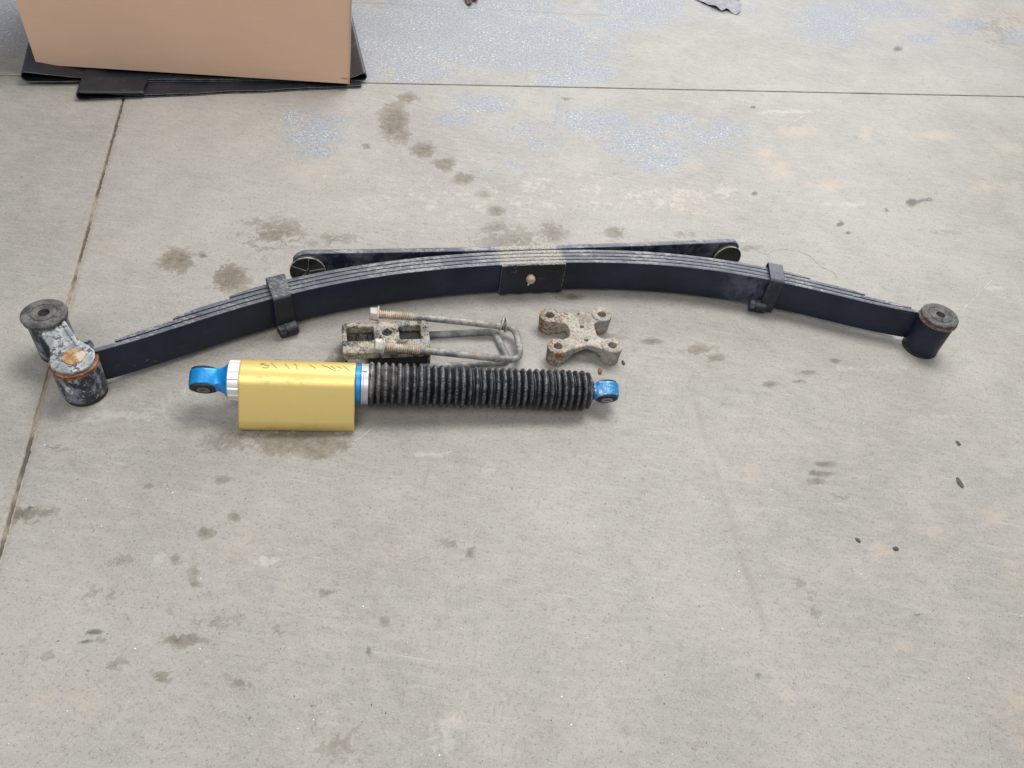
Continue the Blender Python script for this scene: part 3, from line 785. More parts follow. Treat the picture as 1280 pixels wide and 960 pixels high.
se_ = lathe('shackle_eye', SH, zc3, [(.006, .030), (.0065, .0335), (.010, .0345), (.086, .0345), (.0880, .0380), (.0905, .0392), (.0925, .0380)], M_scraped, shk, 56)
b2 = lathe('bushing', SH, zc3, [(.0922, .0370), (.0928, .0395), (.0965, .0402), (.0995, .0396), (.1012, .0368), (.1010, .0242), (.0996, .0232), (.0998, .0220), (.1012, .0212), (.1018, .0190), (.1018, .0118), (.1008, .0102), (.088, .0100)], M_bush, shk, 64, wob=.015, sh=25)
lathe('bore', SH, zc3, [(.0960, .0101), (.0965, .0101)], M_hole, b2, 24)
lathe('bushing', SH, zc3, [(0, .028), (.0005, .034), (.005, .034), (.006, .032)], M_rubber, shk, 48)
lathe('rusted_bolt_head', LE + np.array([.001, .003, 0]), zc3, [(.0885, .0200), (.0900, .0196), (.0915, .0188), (.0925, .0155), (.0918, .0115), (.0925, .004), (.0926, .0005)], M_orange, pl_, 36, wob=.10)
sd = np.array([.55, .8, 0]); sd /= np.linalg.norm(sd)
lathe('shackle_bolt', LE + np.array([-.010, .042, .066]), (.75, .60, .1), [(0, .012), (.014, .0125), (.020, .0122), (.021, .0085), (.017, .0070), (.016, .001)], M_scraped, shk, 24, wob=.08)

# ================================================================== SHOCK ABSORBER
PA, PB = at(255.5, 474.5, .0680), at(758, 489, .0390)
ax = PB - PA; LA = np.linalg.norm(ax); ax = ax / LA
Dr = np.array([-ax[1] * -1, -ax[0], 0]); Dr = np.array([ax[1], -ax[0], 0]); Dr /= np.linalg.norm(Dr)   # forward, to the camera side
Dn = np.cross(ax, Dr); Dn /= np.linalg.norm(Dn)
if Dn[2] > 0: Dn = -Dn                                  # downwards
th0 = R(42)
Bd = Dr * math.cos(th0) + Dn * math.sin(th0)            # bore and reservoir direction
thb = R(25); Be = Dr * math.cos(thb) + Dn * math.sin(thb)
Nd = np.cross(ax, Bd)
if Nd[2] < 0: Nd = -Nd
shock = empty('shock_absorber', (*(PA[:2] + PB[:2]) / 2, 0), 'shock absorber with flat gold reservoir, blue eye ends and black ribbed boot', 'shock absorber')
def u_at(x):
    us = np.linspace(-.05, LA + .05, 4000); px = proj(PA + us[:, None] * ax)[:, 0]
    return float(np.interp(x, px, us))
def U_(u): return PA + ax * u
uG0, uG1 = u_at(302), u_at(444.5)
# silver ring with castellated grooves
u0, u1 = u_at(287.5), uG0 + .0003
n = 96; th = np.linspace(0, 2 * np.pi, n, endpoint=False)
prof = [(u0, .024, 0), (u0, .0360, 0), (u0 + .001, .0375, 1), (u0 + .007, .0375, 1), (u0 + .0075, .0375, 1), (u1 - .0015, .0380, 1), (u1 - .001, .0365, 0), (u1, .0365, 0)]
V = []
groove = np.where(np.abs(((th * 16 / (2 * np.pi)) % 1) - .5) > .42, .0016, 0)
for u, r, g in prof:
    rr = r - g * groove
    V.append(U_(u) + np.outer(np.cos(th) * rr, Bd) + np.outer(np.sin(th) * rr, Nd))
V = np.concatenate(V); Fc = []
for i in range(len(prof) - 1):
    for j in range(n):
        j2 = (j + 1) % n; Fc.append((i * n + j, i * n + j2, (i + 1) * n + j2, (i + 1) * n + j))
Fc.append(tuple(range(n))); sharp(mk('lock_ring', V, Fc, M_silver, shock), 30)
# gold reservoir: hull of two circles swept along the axis
r1, r2, D = .0392, .0235, .0660
def hull_profile(r1, r2, D, n1=36, n2=24):
    phi = math.acos((r1 - r2) / D)
    p = [(r1 * math.cos(t), r1 * math.sin(t)) for t in np.linspace(phi, 2 * np.pi - phi, n1)]
    p += [(D + r2 * math.cos(t), r2 * math.sin(t)) for t in np.linspace(-phi, phi, n2)]
    return np.array(p)
V = []; cut = [(uG0, -.0016), (uG0 + .0004, -.0006), (uG0 + .0014, 0), (uG0 + .003, 0), (uG1 - .003, 0), (uG1 - .0014, 0), (uG1 - .0004, -.0006), (uG1, -.0016)]
for u, dr in cut:
    p = hull_profile(r1 + dr, r2 + dr, D)
    V.append(U_(u) + p[:, :1] * Bd + p[:, 1:] * Nd)
n = len(V[0]); V = np.concatenate(V); Fc = []
for i in range(len(cut) - 1):
    for j in range(n):
        j2 = (j + 1) % n; Fc.append((i * n + j, i * n + j2, (i + 1) * n + j2, (i + 1) * n + j))
Fc.append(tuple(range(n))[::-1]); Fc.append(tuple((len(cut) - 1) * n + j for j in range(n)))
gold = sharp(mk('gold_reservoir', V, Fc, M_gold, shock), 40)
# handwriting in marker near the top of the reservoir
def on_tube(x, y):
    d = ray(x, y); o = np.array([0, 0, H]) - PA
    dp = d - (d @ ax) * ax; op = o - (o @ ax) * ax
    a, b, c = dp @ dp, 2 * dp @ op, op @ op - (r1 + .0004) ** 2
    disc = b * b - 4 * a * c
    if disc < 0: disc = 0
    t = (-b - math.sqrt(disc)) / (2 * a)
    return np.array([0, 0, H]) + d * t
strokes = [[(300, 92), (262, 97), (258, 102), (322, 113), (328, 122), (312, 134), (268, 131)], [(345, 86), (372, 112), (402, 138)], [(468, 96), (490, 120), (512, 143)], [(545, 100), (568, 104), (574, 130), (578, 145), (592, 144)],
           [(800, 108), (860, 132), (908, 158), (925, 160), (912, 140), (880, 118)], [(935, 120), (975, 140)], [(945, 154), (960, 160)], [(990, 116), (1020, 140), (1052, 165)], [(1092, 138), (1088, 158), (1080, 164)], [(690, 110), (735, 132), (742, 150)]]
for s_ in strokes:
    P = bez([on_tube(290 + x / 7.11, 440 + y / 7.11 + .9) for x, y in s_], 6)
    rings('handwriting', P, .00046, M_ink, gold, 6)
# blue collar and steel band
uc0, uc1, ub1 = uG1 + .0003, u_at(451.5), u_at(461)
rings('blue_collar', [U_(uc0), U_(uc0 + .0008), U_(uc1 - .001), U_(uc1)], [.034, .0365, .0365, .0340], M_blue, shock, 56, axis=ax)
rings('hose_clamp', [U_(uc1 + .0002), U_(uc1 + .0006), U_(uc1 + .0035), U_(uc1 + .0045), U_(ub1 - .001), U_(ub1)], [.0380, .0388, .0388, .0380, .0384, .0372], M_band, shock, 56, axis=ax)
pt = U_(uc1 + .005) + (Nd * .75 - Bd * .62) * .0390
rings('clamp_screw', [pt - ax * .004, pt - ax * .0035, pt + ax * .005, pt + ax * .006], [.002, .0035, .0035, .002], M_band, shock, 12, axis=ax)
# ribbed boot
ue = u_at(739)
N_R = 33; per = 12
C, Rr, rdg = [], [], []
for i in range(N_R * per + 1):
    t = i / (N_R * per); u = ub1 - .002 + (ue - ub1 + .002) * t
    ph = (i % per) / per
    w_ = (.5 + .5 * math.cos(2 * math.pi * (ph - .5)))
    w_ = w_ ** .75
    sag = .0012 * math.sin(math.pi * t)
    env = .0420 - .0030 * t + .0006 * math.sin(9 * t) + .0004 * math.sin(31 * t + 1)
    if t > .965: env -= .012 * ((t - .965) / .035) ** 2
    dep = (.0068 + .0010 * math.sin(i // per * 2.3)) if t > .03 else .0045
    r = env - dep * (1 - w_)
    C.append(U_(u) - np.array([0, 0, sag * .0]) + ax * .0004 * math.sin(i * .7)); Rr.append(r); rdg.append(w_)
Cn = np.array(C)
C = list(Cn) + [U_(ue + .0005), U_(ue + .001)]; Rr += [.022, .0145]; rdg += [0, 0]
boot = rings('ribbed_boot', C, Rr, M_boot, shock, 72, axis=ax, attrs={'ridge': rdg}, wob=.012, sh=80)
# eye ends
def eye_end(name, u, toward, r_out, hw, neck_r, neck_len, root_r, mat, bush_r, bush_hw, bore):
    c = U_(u)
    E = [ax * toward, Be, np.cross(ax * toward, Be)]
    def fn(X, Y, Z):
        loop = smax(np.hypot(X, Z) - r_out, np.abs(Y) - hw, .003)
        rad = np.hypot(Y * 1.0, Z)
        t = np.clip((X - r_out * .6) / (neck_len - r_out * .6), 0, 1)
        prof_ = neck_r + (root_r - neck_r) * t ** 2.4
        neck = np.maximum(rad - prof_, np.maximum(-X, X - neck_len))
        boxn = smax(smax(np.abs(Y) - hw, np.abs(Z) - r_out * .72, .004), np.maximum(-X, X - neck_len * .7), .004)
        f = smin(smin(loop, boxn, .006), neck, .008)
        f = np.maximum(f, X - neck_len)
        return np.maximum(f, bore - np.hypot(X, Z))
    m_ = max(r_out, root_r) + .004
    o = sdf_object(name, fn, (-r_out - .004, -m_, -m_), (neck_len + .003, m_, m_), .0012, mat, shock, lambda V: c + V @ np.array(E))
    b = lathe('bushing', c, Be, [(-bush_hw, bush_r * .55), (-bush_hw, bush_r * .86), (-bush_hw + .0015, bush_r), (-hw - .0002, bush_r), (-hw + .001, bore + .0002), (hw - .001, bore + .0002), (hw + .0002, bush_r), (bush_hw - .0015, bush_r), (bush_hw, bush_r * .86), (bush_hw, bush_r * .62), (bush_hw - .002, bush_r * .58)], M_rubber, o, 48, sh=25)
    lathe('bushing_sleeve', c, Be, [(-bush_hw - .001, .005), (-bush_hw - .001, .0115), (bush_hw + .001, .0115), (bush_hw + .001, .0070), (bush_hw - .004, 0.0072), (bush_hw - .0042, .0004)], M_roddark, b, 28)
    return o
eye_end('blue_eye_end', 0, 1, .0262, .0148, .0185, u0 - .0001, .0358, M_blue, .0242, .0200, .0180)
eye_end('faded_blue_eye_end', LA, -1, .0245, .0138, .0150, LA - ue - .0012, .0145, M_bluefade, .0212, .0185, .0160)

# ================================================================== SPACER BLOCK
ZK = .052
q = [at(427, 404, ZK), at(534, 400, ZK), at(539, 438, ZK), at(429, 442, ZK)]
bc = sum(q) / 4; bc[2] = 0
bx = (q[1] - q[0]) + (q[2] - q[3]); bx /= np.linalg.norm(bx); by = np.array([-bx[1], bx[0], 0])
hx = .5 * .5 * (np.linalg.norm(q[1] - q[0]) + np.linalg.norm(q[2] - q[3])); hy = .5 * .5 * abs(((q[0] - q[3]) + (q[1] - q[2])) @ by)
block = empty('spacer_block', bc, 'mud-caked rectangular spring spacer block with two window openings, under the U-bolt nuts', 'spacer block')
def lp(x, y, z=.052):
    d = at(x, y, z) - bc; return d @ bx, d @ by
def rbox(X, Y, cx, cy, ax_, ay_, r):
    dx = np.abs(X - cx) - ax_ + r; dy = np.abs(Y - cy) - ay_ + r
    return np.hypot(np.maximum(dx, 0), np.maximum(dy, 0)) + np.minimum(np.maximum(dx, dy), 0) - r
w1 = [lp(433, 409), lp(468, 425)]; w2 = [lp(498, 407), lp(527, 423)]
def wbox(w_): return (w_[0][0] + w_[1][0]) / 2, (w_[0][1] + w_[1][1]) / 2, abs(w_[0][0] - w_[1][0]) / 2, abs(w_[0][1] - w_[1][1]) / 2
W1, W2 = wbox(w1), wbox(w2); hc = lp(483.5, 416)
def fblock(X, Y, Z):
    o = rbox(X, Y, 0, 0, hx, hy, .007)
    top = smax(o, np.maximum(Z - ZK, .034 - Z), .003)
    # walls under the frame: left end post, back wall
    wall = smax(o, np.maximum(Z - ZK, .001 - Z), .003)
    inner = rbox(X, Y, 0, -.012, hx - .007, hy + .006, .004)
    wall = smax(wall, -inner, .003)
    f = smin(top, wall, .002)
    for W_ in (W1, W2): f = smax(f, -rbox(X, Y, *W_, .004), .003)
    rim = np.abs(np.hypot((X - hc[0]), (Y - hc[1])) - .0125) - .003
    f = smin(f, np.maximum(rim, np.abs(Z - .043) - .0105), .003)
    f = smax(f, .0098 - np.hypot(X - hc[0], Y - hc[1]), .002)
    return f
sdf_object('top_frame', fblock, (-hx - .006, -hy - .006, -.003), (hx + .006, hy + .006, .060), .0013, M_block, block, lambda V: bc + V[:, :1] * bx + V[:, 1:2] * by + V[:, 2:] * np.array([0, 0, 1.]), .0011, .006)
def fdark(X, Y, Z):
    return smax(rbox(X, Y, hx * .28, -.002, hx * .70, hy - .006, .004), np.maximum(Z - .035, .0006 - Z), .002)
sdf_object('black_core', fdark, (-hx - .006, -hy - .006, -.003), (hx + .006, hy + .006, .04), .002, M_blockdark, block, lambda V: bc + V[:, :1] * bx + V[:, 1:2] * by + V[:, 2:] * np.array([0, 0, 1.]), .0006, .006)

# ================================================================== U-BOLTS
def ubolt(label, legs, bend, mat, r=.0071, nuts=True, loc=None):
    """legs: two lists of (x,y,z) from free end to the bend; bend: points between"""
    P = [at(*p) for p in legs[0]] + [at(*p) for p in bend] + [at(*p) for p in legs[1][::-1]]
    root = empty('u_bolt', (*P[len(P) // 2][:2], 0), label, 'U-bolt', 'U-bolts beside the spacer block')
    path = bez(P, 8)
    rings('rod', path, r, mat, root, 20, wob=.03)
    if nuts:
        for lg in legs:
            a, b = at(*lg[0]), at(*lg[1]); d = (b - a) / np.linalg.norm(b - a)
            # threaded length
            k = 17; prof = []
            for i in range(k):
                prof += [(.009 + i * .0042, r - .0006), (.009 + i * .0042 + .0019, r + .0019), (.009 + i * .0042 + .0027, r + .0017)]
            lathe('thread', a, d, prof, M_thread, root, 20, sh=70, wob=.05)
            n_ = 6; aa, u, v = frame(d); V, Fc = [], []
            lev = [(-.0095, .0115), (-.0080, .0140), (.0060, .0140), (.0061, .0172), (.0085, .0172), (.0090, .0162)]
            ang0 = random.uniform(0, 1)
            for (t, rr) in lev:
                for j in range(24):
                    th = j * 2 * math.pi / 24
                    kx = 1.0
                    if t < .0046 - 1e-5 or (t == .0045):
                        m6 = ((th) % (math.pi / 3)) - math.pi / 6; kx = math.cos(math.pi / 6) / math.cos(m6)
                    V.append(a + d * t + rr * kx * (math.cos(th + ang0) * u + math.sin(th + ang0) * v))
            for i in range(len(lev) - 1):
                for j in range(24):
                    j2 = (j + 1) % 24; Fc.append((i * 24 + j, i * 24 + j2, (i + 1) * 24 + j2, (i + 1) * 24 + j))
            Fc.append(tuple(range(24))[::-1]); Fc.append(tuple((len(lev) - 1) * 24 + j for j in range(24)))
            sharp(mk('nut', V, Fc, M_nut, root), 25)
    return root
u1b = ubolt('upper U-bolt with two dusty nuts, its rusty threads lying over the spacer block',
      ([(468, 392.5, .055), (520, 396.5, .048), (580, 402.5, .036), (622, 407.5, .028)], [(474, 432.5, .0690), (520, 437.5, .057), (580, 443.5, .042), (628, 448.8, .0275)]),
      [(634, 409.2, .0245), (641, 411.5, .0238), (645.5, 417.5, .023), (648, 428, .023), (649.5, 438, .023), (648, 445.5, .023), (640, 449.3, .0240)], M_rod)
ubolt('lower U-bolt flat on the floor, its squared end inside the upper one',
      ([(525, 419, 0.0072), (560, 417.2, 0.0072), (606, 415, 0.0072)], [(525, 459, 0.0072), (560, 457.5, 0.0072), (610, 453.5, 0.0072)]),
      [(614.5, 415.2, 0.0072), (619.5, 417.5, 0.0072), (626, 431, .0070), (633, 446, .0072), (632, 451, .0070), (625, 452.6, 0.0072)], M_roddark, nuts=False)
for i, (x, y, tl) in enumerate(((626.5, 405.5, .18), (632, 406.5, -.05))):
    a = at(x, y, .0275); d = at(580, 402.5, .036) - at(622, 407.5, .028); d = d / np.linalg.norm(d) + np.array([0, tl, tl * .5])
    o = lathe('washer', a, d, [(-.0011, .0088), (-.0011, .0158), (.0011, .0158), (.0011, .0088)], M_nut, None, 28, closed=True)
    me = o.data; o.location = a.tolist(); me.transform(Matrix.Translation(-Vector(a.tolist())))
    tag(o, 'thin flat washer hanging on the upper U-bolt leg, ' + ('left of two' if i == 0 else 'right of two'), 'washer', 'washers on the U-bolt leg')

# ================================================================== FOUR-HOLE BRACKET
ZT = .041
hp = [at(687.4, 393.5, ZT), at(752.5, 392.4, ZT), at(697.7, 432.4, ZT), at(765.6, 431.3, ZT)]
kc = sum(hp) / 4; kc[2] = 0
kx = (hp[1] - hp[0]) + (hp[3] - hp[2]); kx /= np.linalg.norm(kx); ky = np.array([-kx[1], kx[0], 0])
L4 = [((p - kc) @ kx, (p - kc) @ ky) for p in hp]
small = [((at(x, y, ZT - .002) - kc) @ kx, (at(x, y, ZT - .002) - kc) @ ky) for x, y in ((721.3, 391.9), (727.3, 408.3), (732.8, 425.3))]
mid4 = np.mean([small[0], small[2]], axis=0)
brk = None
def fbr(X, Y, Z):
    f2 = rbox(X, Y, mid4[0], .006, .0290, .0480, .012)
    for (a, b) in L4:
        tx, ty = mid4[0] + (.014 if a > mid4[0] else -.014), (.038 if b > 0 else -.030)
        dx, dy = tx - a, ty - b; L2 = dx * dx + dy * dy
        t = np.clip(((X - a) * dx + (Y - b) * dy) / L2, 0, 1)
        f2 = smin(f2, np.hypot(X - a - t * dx, Y - b - t * dy) - (.0160 + .002 * t), .010)
    zt = ZT - .0035 + .002 * np.cos(X * 40)
    web = smax(f2, np.maximum(Z - zt, .0005 - Z), .003)
    arch = np.hypot((X - mid4[0]) * .92, Z + .016) - .043
    web = smax(web, -arch, .003)
    arch2 = np.hypot((Y - 0) * .95, Z + .030) - .043
    web = smax(web, -np.maximum(arch2, np.abs(X - mid4[0]) - .06), .004)
    f = web
    for (a, b) in L4:
        rb = .0220 - .0020 * np.clip((ZT - Z) / ZT, 0, 1)
        f = smin(f, smax(np.hypot(X - a, Y - b) - rb, np.maximum(Z - ZT, .0005 - Z), .002), .004)
    for (a, b) in L4: f = smax(f, .0090 - np.hypot(X - a, Y - b), .0012)
    for (a, b) in small: f = smax(f, np.minimum(.0044 - np.hypot(X - a, Y - b), 1), .0006)
    return f
brk = sdf_object('axle_bracket', fbr, (-.092, -.078, -.003), (.092, .078, .048), .0011, M_bracket, None, lambda V: kc + V[:, :1] * kx + V[:, 1:2] * ky + V[:, 2:] * np.array([0, 0, 1.]), .0009, .0045)
brk.data.transform(Matrix.Translation(-Vector(kc.tolist()))); brk.location = kc.tolist()
tag(brk, 'rusty cast X-shaped bracket plate with four round bolt bosses', 'bracket')

# ================================================================== FOLDED RUBBER MAT
def mat_material():
    m = NT('black_rubber_sheet')
    n = m.noise(9, 5, .7); n2 = m.noise(16, 4, .6); n3 = m.noise(200, 3, .6)
    c = m.mix(m.math('MULTIPLY', m.step(n2, .4, .75), .5), (.009, .012, .018), (.024, .029, .038))
    c = m.mix(m.math('MULTIPLY', m.step(m.noise(22, 4, .7), .62, .68), .5), c, (.07, .07, .07))
    c = m.mix(m.math('MULTIPLY', m.step(n, .6, .75), .3), c, (.04, .038, .036))
    return m.done(c, .48, 0, m.bump(n3, .15, .0008, m.bump(n2, .4, .003)))
M_mat = mat_material()
M_lipm = rubber('mat_lip_highlight', (.03, .03, .032), (.13, .13, .13), 1.0)  # paler rubber that paints in the glossy highlight of the fold lips
mroot = empty('rubber_mat', (*at(245, 112)[:2], 0), 'black rubber sheet folded flat under the cardboard box', 'mat')
def fold(name, pL, pR, dL, dR, zb, hl, hr, hm, ll, lr, seed, th=.0030):
    """flattened tube from pL to pR (front edge, world xy), running back by dL/dR"""
    top, bot = [], []
    n = 90
    for i in range(n):
        t = i / (n - 1)
        t_ = .5 - .5 * math.cos(math.pi * t)
        W_ = np.linalg.norm(pR - pL); x = t_ * W_
        a = math.sqrt(max(0, 1 - (1 - min(1, x / (hl * .5))) ** 2)); b = math.sqrt(max(0, 1 - (1 - min(1, (W_ - x) / (hr * .5))) ** 2))
        gl = hm + (hl - hm) * math.exp(-(x / ll) ** 2 * 1.6); gr = hm + (hr - hm) * math.exp(-((W_ - x) / lr) ** 2 * 1.6)
        g = max(gl, gr) * min(a, b)
        mid = zb + .5 * max(gl, gr)
        wv = .0010 * mnoise.noise(Vector((t * 9, seed, 0)))
        top.append((t_, mid + g / 2 + wv)); bot.append((t_, mid - g / 2))
    loop = top + bot[::-1][1:-1]
    m = 14; V = []; k = len(loop)
    # inner loop offset for thickness
    L_ = np.array([(p[0] * np.linalg.norm(pR - pL), p[1]) for p in loop]); tn = np.roll(L_, -1, 0) - np.roll(L_, 1, 0); tn /= np.linalg.norm(tn, axis=1)[:, None] + 1e-9
    nn = np.c_[tn[:, 1], -tn[:, 0]]
    cen = np.array([.5 * np.linalg.norm(pR - pL), 0])
    inn = L_ + nn * th
    inn[:, 1] = np.clip(inn[:, 1], L_[:, 1].min() + th, None)
    for lay in (L_, inn):
        for j in range(m):
            v = j / (m - 1)
            for (x, z) in lay:
                t = x / np.linalg.norm(pR - pL)
                f0 = pL + (pR - pL) * t; dd = dL + (dR - dL) * t
                p = f0 + dd * v
                jit = .004 * mnoise.noise(Vector((t * 7, seed + 3, 0))) if j == 0 else 0
                V.append((p[0], p[1] - jit, z + (.0030 * mnoise.noise(Vector((p[0] * 8, p[1] * 8, seed))) + .0012 * mnoise.noise(Vector((p[0] * 30, p[1] * 30, seed)))) * min(1, max(0, z - zb) / .012)))
    Fc = []
    off = m * k
    for j in range(m - 1):
        for i in range(k):
            i2 = (i + 1) % k
            Fc.append((j * k + i, j * k + i2, (j + 1) * k + i2, (j + 1) * k + i))
            Fc.append((off + j * k + i, off + (j + 1) * k + i, off + (j + 1) * k + i2, off + j * k + i2))
    for i in range(k):
        i2 = (i + 1) % k
        Fc.append((i, off + i, off + i2, i2))
        Fc.append(((m - 1) * k + i, (m - 1) * k + i2, off + (m - 1) * k + i2, off + (m - 1) * k + i))
    o = sharp(mk(name, V, Fc, M_mat, mroot), 60)
    C_ = np.array(V[:k]) - [0, .0012, 0]
    C_ = C_ + (np.array(V[off:off + k]) - np.array(V[:k])) * .5
    rings('lip_highlight', np.vstack([C_, C_[:1]]), .0013, M_lipm, o, 6)  # pale tube draws the highlight along the front lip
    return o
a2 = lambda x, y, z=0: at(x, y, z)[:2]
pL, pR = a2(30, 107), a2(459, 105)
fold('folded_layer', pL, pR, (a2(40, 66) - pL) * 3.2, (a2(443, 40) - pR) * 1.5, .010, .031, .027, .0085, .15, .045, 1)
pL2, pR2 = a2(97, 126), a2(452, 110)
dd = np.array([-.30, .95]) * .2
fold('folded_layer', pL2, pR2, dd, dd, .0012, .0250, .007, .0082, .14, .04, 5)
# short torn upper ply on the front fold
pa, pb = a2(101, 119, .02), a2(181, 117.5, .015)
V = []; nn_ = 14
for j in range(6):
    for i in range(nn_):
        t = i / (nn_ - 1); p = pa + (pb - pa) * t + dd * .45 * j / 5
        V.append((p[0] + .018 * mnoise.noise(Vector((j * 1.7, 1, 4))) * (t > .9) * (t - .9) * 10, p[1], .0275 - .0100 * t ** .8 + .0005))
V2 = [(x, y, z - .0022) for x, y, z in V]
Fc = []; K = len(V)
for j in range(5):
    for i in range(nn_ - 1):
        a = j * nn_ + i; Fc += [(a, a + 1, a + nn_ + 1, a + nn_), (K + a, K + a + nn_, K + a + nn_ + 1, K + a + 1)]
for i in range(nn_ - 1): Fc.append((i, K + i, K + i + 1, i + 1))
for j in range(5):
    a = j * nn_ + nn_ - 1; Fc.append((a, K + a, K + a + nn_, a + nn_))
mk('torn_flap', V + V2, Fc, M_mat, mroot)

# ================================================================== CARDBOARD BOX
def cardboard():
    m = NT('brown_cardboard')
    n = m.noise(1, 4, .6, vec=m.map((7, 7, 230))); n2 = m.noise(5, 4, .6); n3 = m.noise(300, 3, .7)
    fl = m.noise(1, 2, .5, vec=m.map((25, 25, 420)))
    c = m.mix(m.step(n, .3, .7), (.66, .445, .315), (.675, .46, .327))
    c = m.mix(m.math('MULTIPLY', m.step(n2, .4, .7), .35), c, (.70, .48, .35))
    c = m.mix(m.math('MULTIPLY', m.step(n3, .6, .75), .25), c, (.33, .21, .14))
    return m.done(c, .8, 0, m.bump(fl, .08, .0005, m.bump(n2, .25, .010)), .25)
M_card = cardboard()
def cut_edge():
    m = NT('corrugated_edge'); n = m.noise(60, 3, .6)
    return m.done(m.mix(n, (.55, .40, .30), (.42, .28, .20)), .85)
M_edge = cut_edge()
ZB = .0315
c0, c1 = a2(45.5, 80, ZB + .001), a2(435, 104.5, .021)
ZL, ZR = ZB, .0205
bxd = (c1 - c0) / np.linalg.norm(c1 - c0); byd = np.array([-bxd[1], bxd[0]])
box = empty('cardboard_box', (*((c0 + c1) / 2 + byd * .2), .03), 'large plain brown cardboard box standing on the black rubber mat', 'box')
HB, DB = .46, .42
def panel(name, a, b, za, zb, z1, bulge, lean, nrm, th=.004):
    V = []; n_, m_ = 24, 14
    for side in (0, 1):
        for j in range(m_):
            v = j / (m_ - 1)
            for i in range(n_):
                u = i / (n_ - 1)
                p = a + (b - a) * u + lean * v * u
                off = bulge * math.sin(math.pi * u) * math.sin(math.pi * min(1, v * 1.1) * .9) + (0 if side == 0 else -th)
                zz = (za + (zb - za) * u) * (1 - v) + z1 * v
                V.append((*(p + nrm * off), zz))
    Fc = []; K = n_ * m_
    for j in range(m_ - 1):
        for i in range(n_ - 1):
            q_ = j * n_ + i; Fc += [(q_, q_ + 1, q_ + n_ + 1, q_ + n_), (K + q_, K + q_ + n_, K + q_ + n_ + 1, K + q_ + 1)]
    for i in range(n_ - 1): Fc += [(i, K + i, K + i + 1, i + 1), (K - n_ + i, K - n_ + i + 1, 2 * K - n_ + i + 1, 2 * K - n_ + i)]
    for j in range(m_ - 1):
        q_ = j * n_; Fc += [(q_, q_ + n_, K + q_ + n_, K + q_)]
        q_ = j * n_ + n_ - 1; Fc += [(q_, K + q_, K + q_ + n_, q_ + n_)]
    o = sharp(mk(name, V, Fc, M_card, box), 40); return o
lean = bxd * .030
panel('front_panel', c0, c1, ZL, ZR, HB, .006, lean, -byd)
panel('side_panel', c1 + bxd * .0012 + byd * .001, c1 + byd * DB, ZR, .03, HB, .003, np.zeros(2), bxd)
sp2 = bpy.data.objects[-1] if False else None
panel('back_panel', c1 + byd * (DB + .005), c0 + byd * (DB + .005), .03, .03, HB, .003, np.zeros(2), byd)
panel('side_panel', c0 + byd * DB, c0 + byd * .005, .03, ZL, HB, .002, np.zeros(2), -bxd)
# folded-over corner edge running up the right front corner
ePts = [np.array([*(c1 + bxd * .0022 * (1 + .3 * math.sin(v * 9)) + lean * v - byd * .0008), ZR + (HB - ZR) * v]) for v in np.linspace(0, 1, 20)]
rings('corner_crease', ePts, .0022, M_edge, box, 8)
# closed top flaps and bottom
for nm, zf in (('top_flap', HB), ('bottom_panel', .034)):
    for s0_, s1_ in (((0, .497), (.503, 1)) if nm == 'top_flap' else ((0, 1),)):
        P = [c0 + (c1 + (lean if nm == 'top_flap' else 0) - c0) * u + byd * DB * v for u, v in ((0, s0_), (1, s0_), (1, s1_), (0, s1_))]
        V = [(*p, zf) for p in P] + [(*p, zf + .004) for p in P]
        mk(nm, V, [(3, 2, 1, 0), (4, 5, 6, 7), (0, 1, 5, 4), (1, 2, 6, 5), (2, 3, 7, 6), (3, 0, 4, 7)], M_card, box, False)
    if nm == 'top_flap': pass

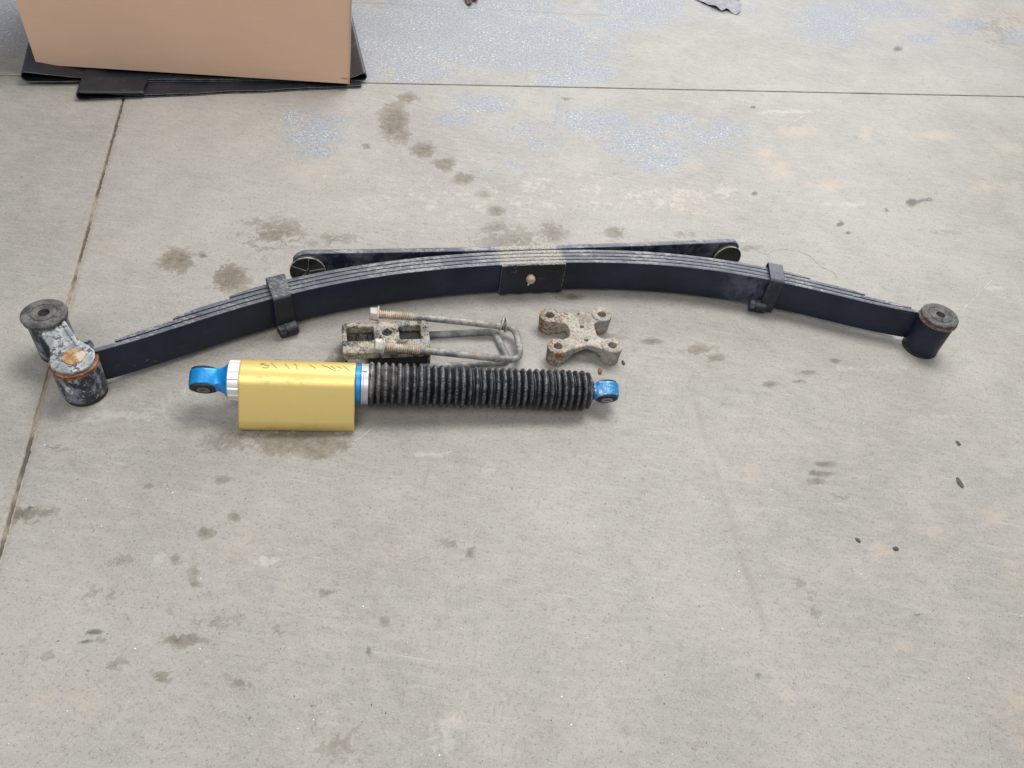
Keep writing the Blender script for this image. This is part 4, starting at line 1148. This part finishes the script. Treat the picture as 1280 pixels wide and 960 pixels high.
# ================================================================== SMALL SCRAPS
def blob(name, outline, z0, thick, mat, label, cat, cup=.004):
    P = [at(x, y, z0)[:2] for x, y in outline]; c = np.mean(P, axis=0)
    P3 = bez([(*p, 0) for p in P] + [(*P[0], 0)], 5)[:-1, :2]
    n_ = len(P3); V, Fc = [], []
    rr = (0, .35, .7, .92, 1.0)
    for side in (0, 1):
        for r_ in rr:
            for p in P3:
                q_ = c + (p - c) * r_
                zz = z0 + cup * (r_ ** 2) * (mnoise.noise(Vector((q_[0] * 25, q_[1] * 25, 1))) + .35) + .0012 * mnoise.noise(Vector((q_[0] * 150, q_[1] * 150, 5)))
                V.append((*q_, zz + (thick * (1 - r_ ** 4 * .8) if side == 0 else 0)))
    m_ = len(rr)
    for side in (0, 1):
        o_ = side * m_ * n_
        for i in range(m_ - 1):
            for j in range(n_):
                j2 = (j + 1) % n_
                f = (o_ + i * n_ + j, o_ + i * n_ + j2, o_ + (i + 1) * n_ + j2, o_ + (i + 1) * n_ + j); Fc.append(f if side else f[::-1])
    a = (m_ - 1) * n_; b = m_ * n_ + (m_ - 1) * n_
    for j in range(n_): j2 = (j + 1) % n_; Fc.append((a + j, a + j2, b + j2, b + j))
    zmin = min(v[2] for v in V); V = [(x, y, z - zmin + .0006) for x, y, z in V]
    loc = (c[0], c[1], 0)
    o = mk(name, np.array(V), Fc, mat, None, True, np.array(loc)); sharp(o, 60)
    return tag(o, label, cat)
def scrap_mat():
    m = NT('grey_violet_scrap'); n = m.noise(60, 5, .7)
    c = m.mix(m.step(n, .35, .65), (.19, .185, .21), (.34, .335, .355))
    return m.done(c, .8, 0, m.bump(n, .4, .001))
M_scrap = scrap_mat()
blob('torn_scrap', [(868, -4), (878, 1.5), (888, 6), (896, 9.5), (903, 12.5), (909, 11.5), (917, 15), (923, 15.5), (926.5, 11), (926, 5), (923, -2), (912, -10), (890, -12)], .008, .005, M_scrap, 'grey violet torn scrap lying on bare concrete at the top edge', 'scrap', .010)
M_brown = rusty('brown_crumpled', (.06, .025, .018), (.24, .13, .09))
blob('brown_clump', [(580, -6), (581, 0), (583, 5), (588, 8), (590, 4), (592, 2), (596, 4), (597.5, 0), (593, -4), (588, -8)], .002, .012, M_brown, 'small crumpled dark brown clump among the pale flecks at the top edge', 'debris', .012)
M_chip = rubber('dark_chip', (.045, .045, .042), (.10, .10, .09), .7)
def chip(pts, label, mat=None, cat='chip', th=.0016): blob('floor_chip', pts, .001, th, mat or M_chip, label, cat, .001)
chip([(1195, 597), (1198, 597.5), (1202, 603), (1204.5, 609), (1201.5, 609), (1196.5, 603)], 'largest dark leaf-shaped chip on the bare floor, far right below the spring')
chip([(1069, 672), (1073, 673), (1076, 677), (1074, 678), (1070, 675)], 'tiny dark chip on the floor, left of two close together')
chip([(1116, 684), (1120, 683.5), (1123.5, 686.5), (1121, 688.5), (1117, 687)], 'tiny dark chip on the floor, right of two close together')
chip([(1194, 551), (1198, 552), (1201, 556), (1198, 556.5)], 'tiny dark chip directly above the large leaf-shaped chip')
chip([(748, 461), (752, 462), (752, 467), (749, 468), (747.5, 465)], 'tiny rust-brown crumb between the rusty bracket and the boot end', M_rust, 'crumb', .003)
chip([(777, 450), (780, 452), (781.5, 455.5), (779, 456), (777, 453)], 'tiny dark crumb just right of the rusty bracket', M_chip, 'crumb', .003)
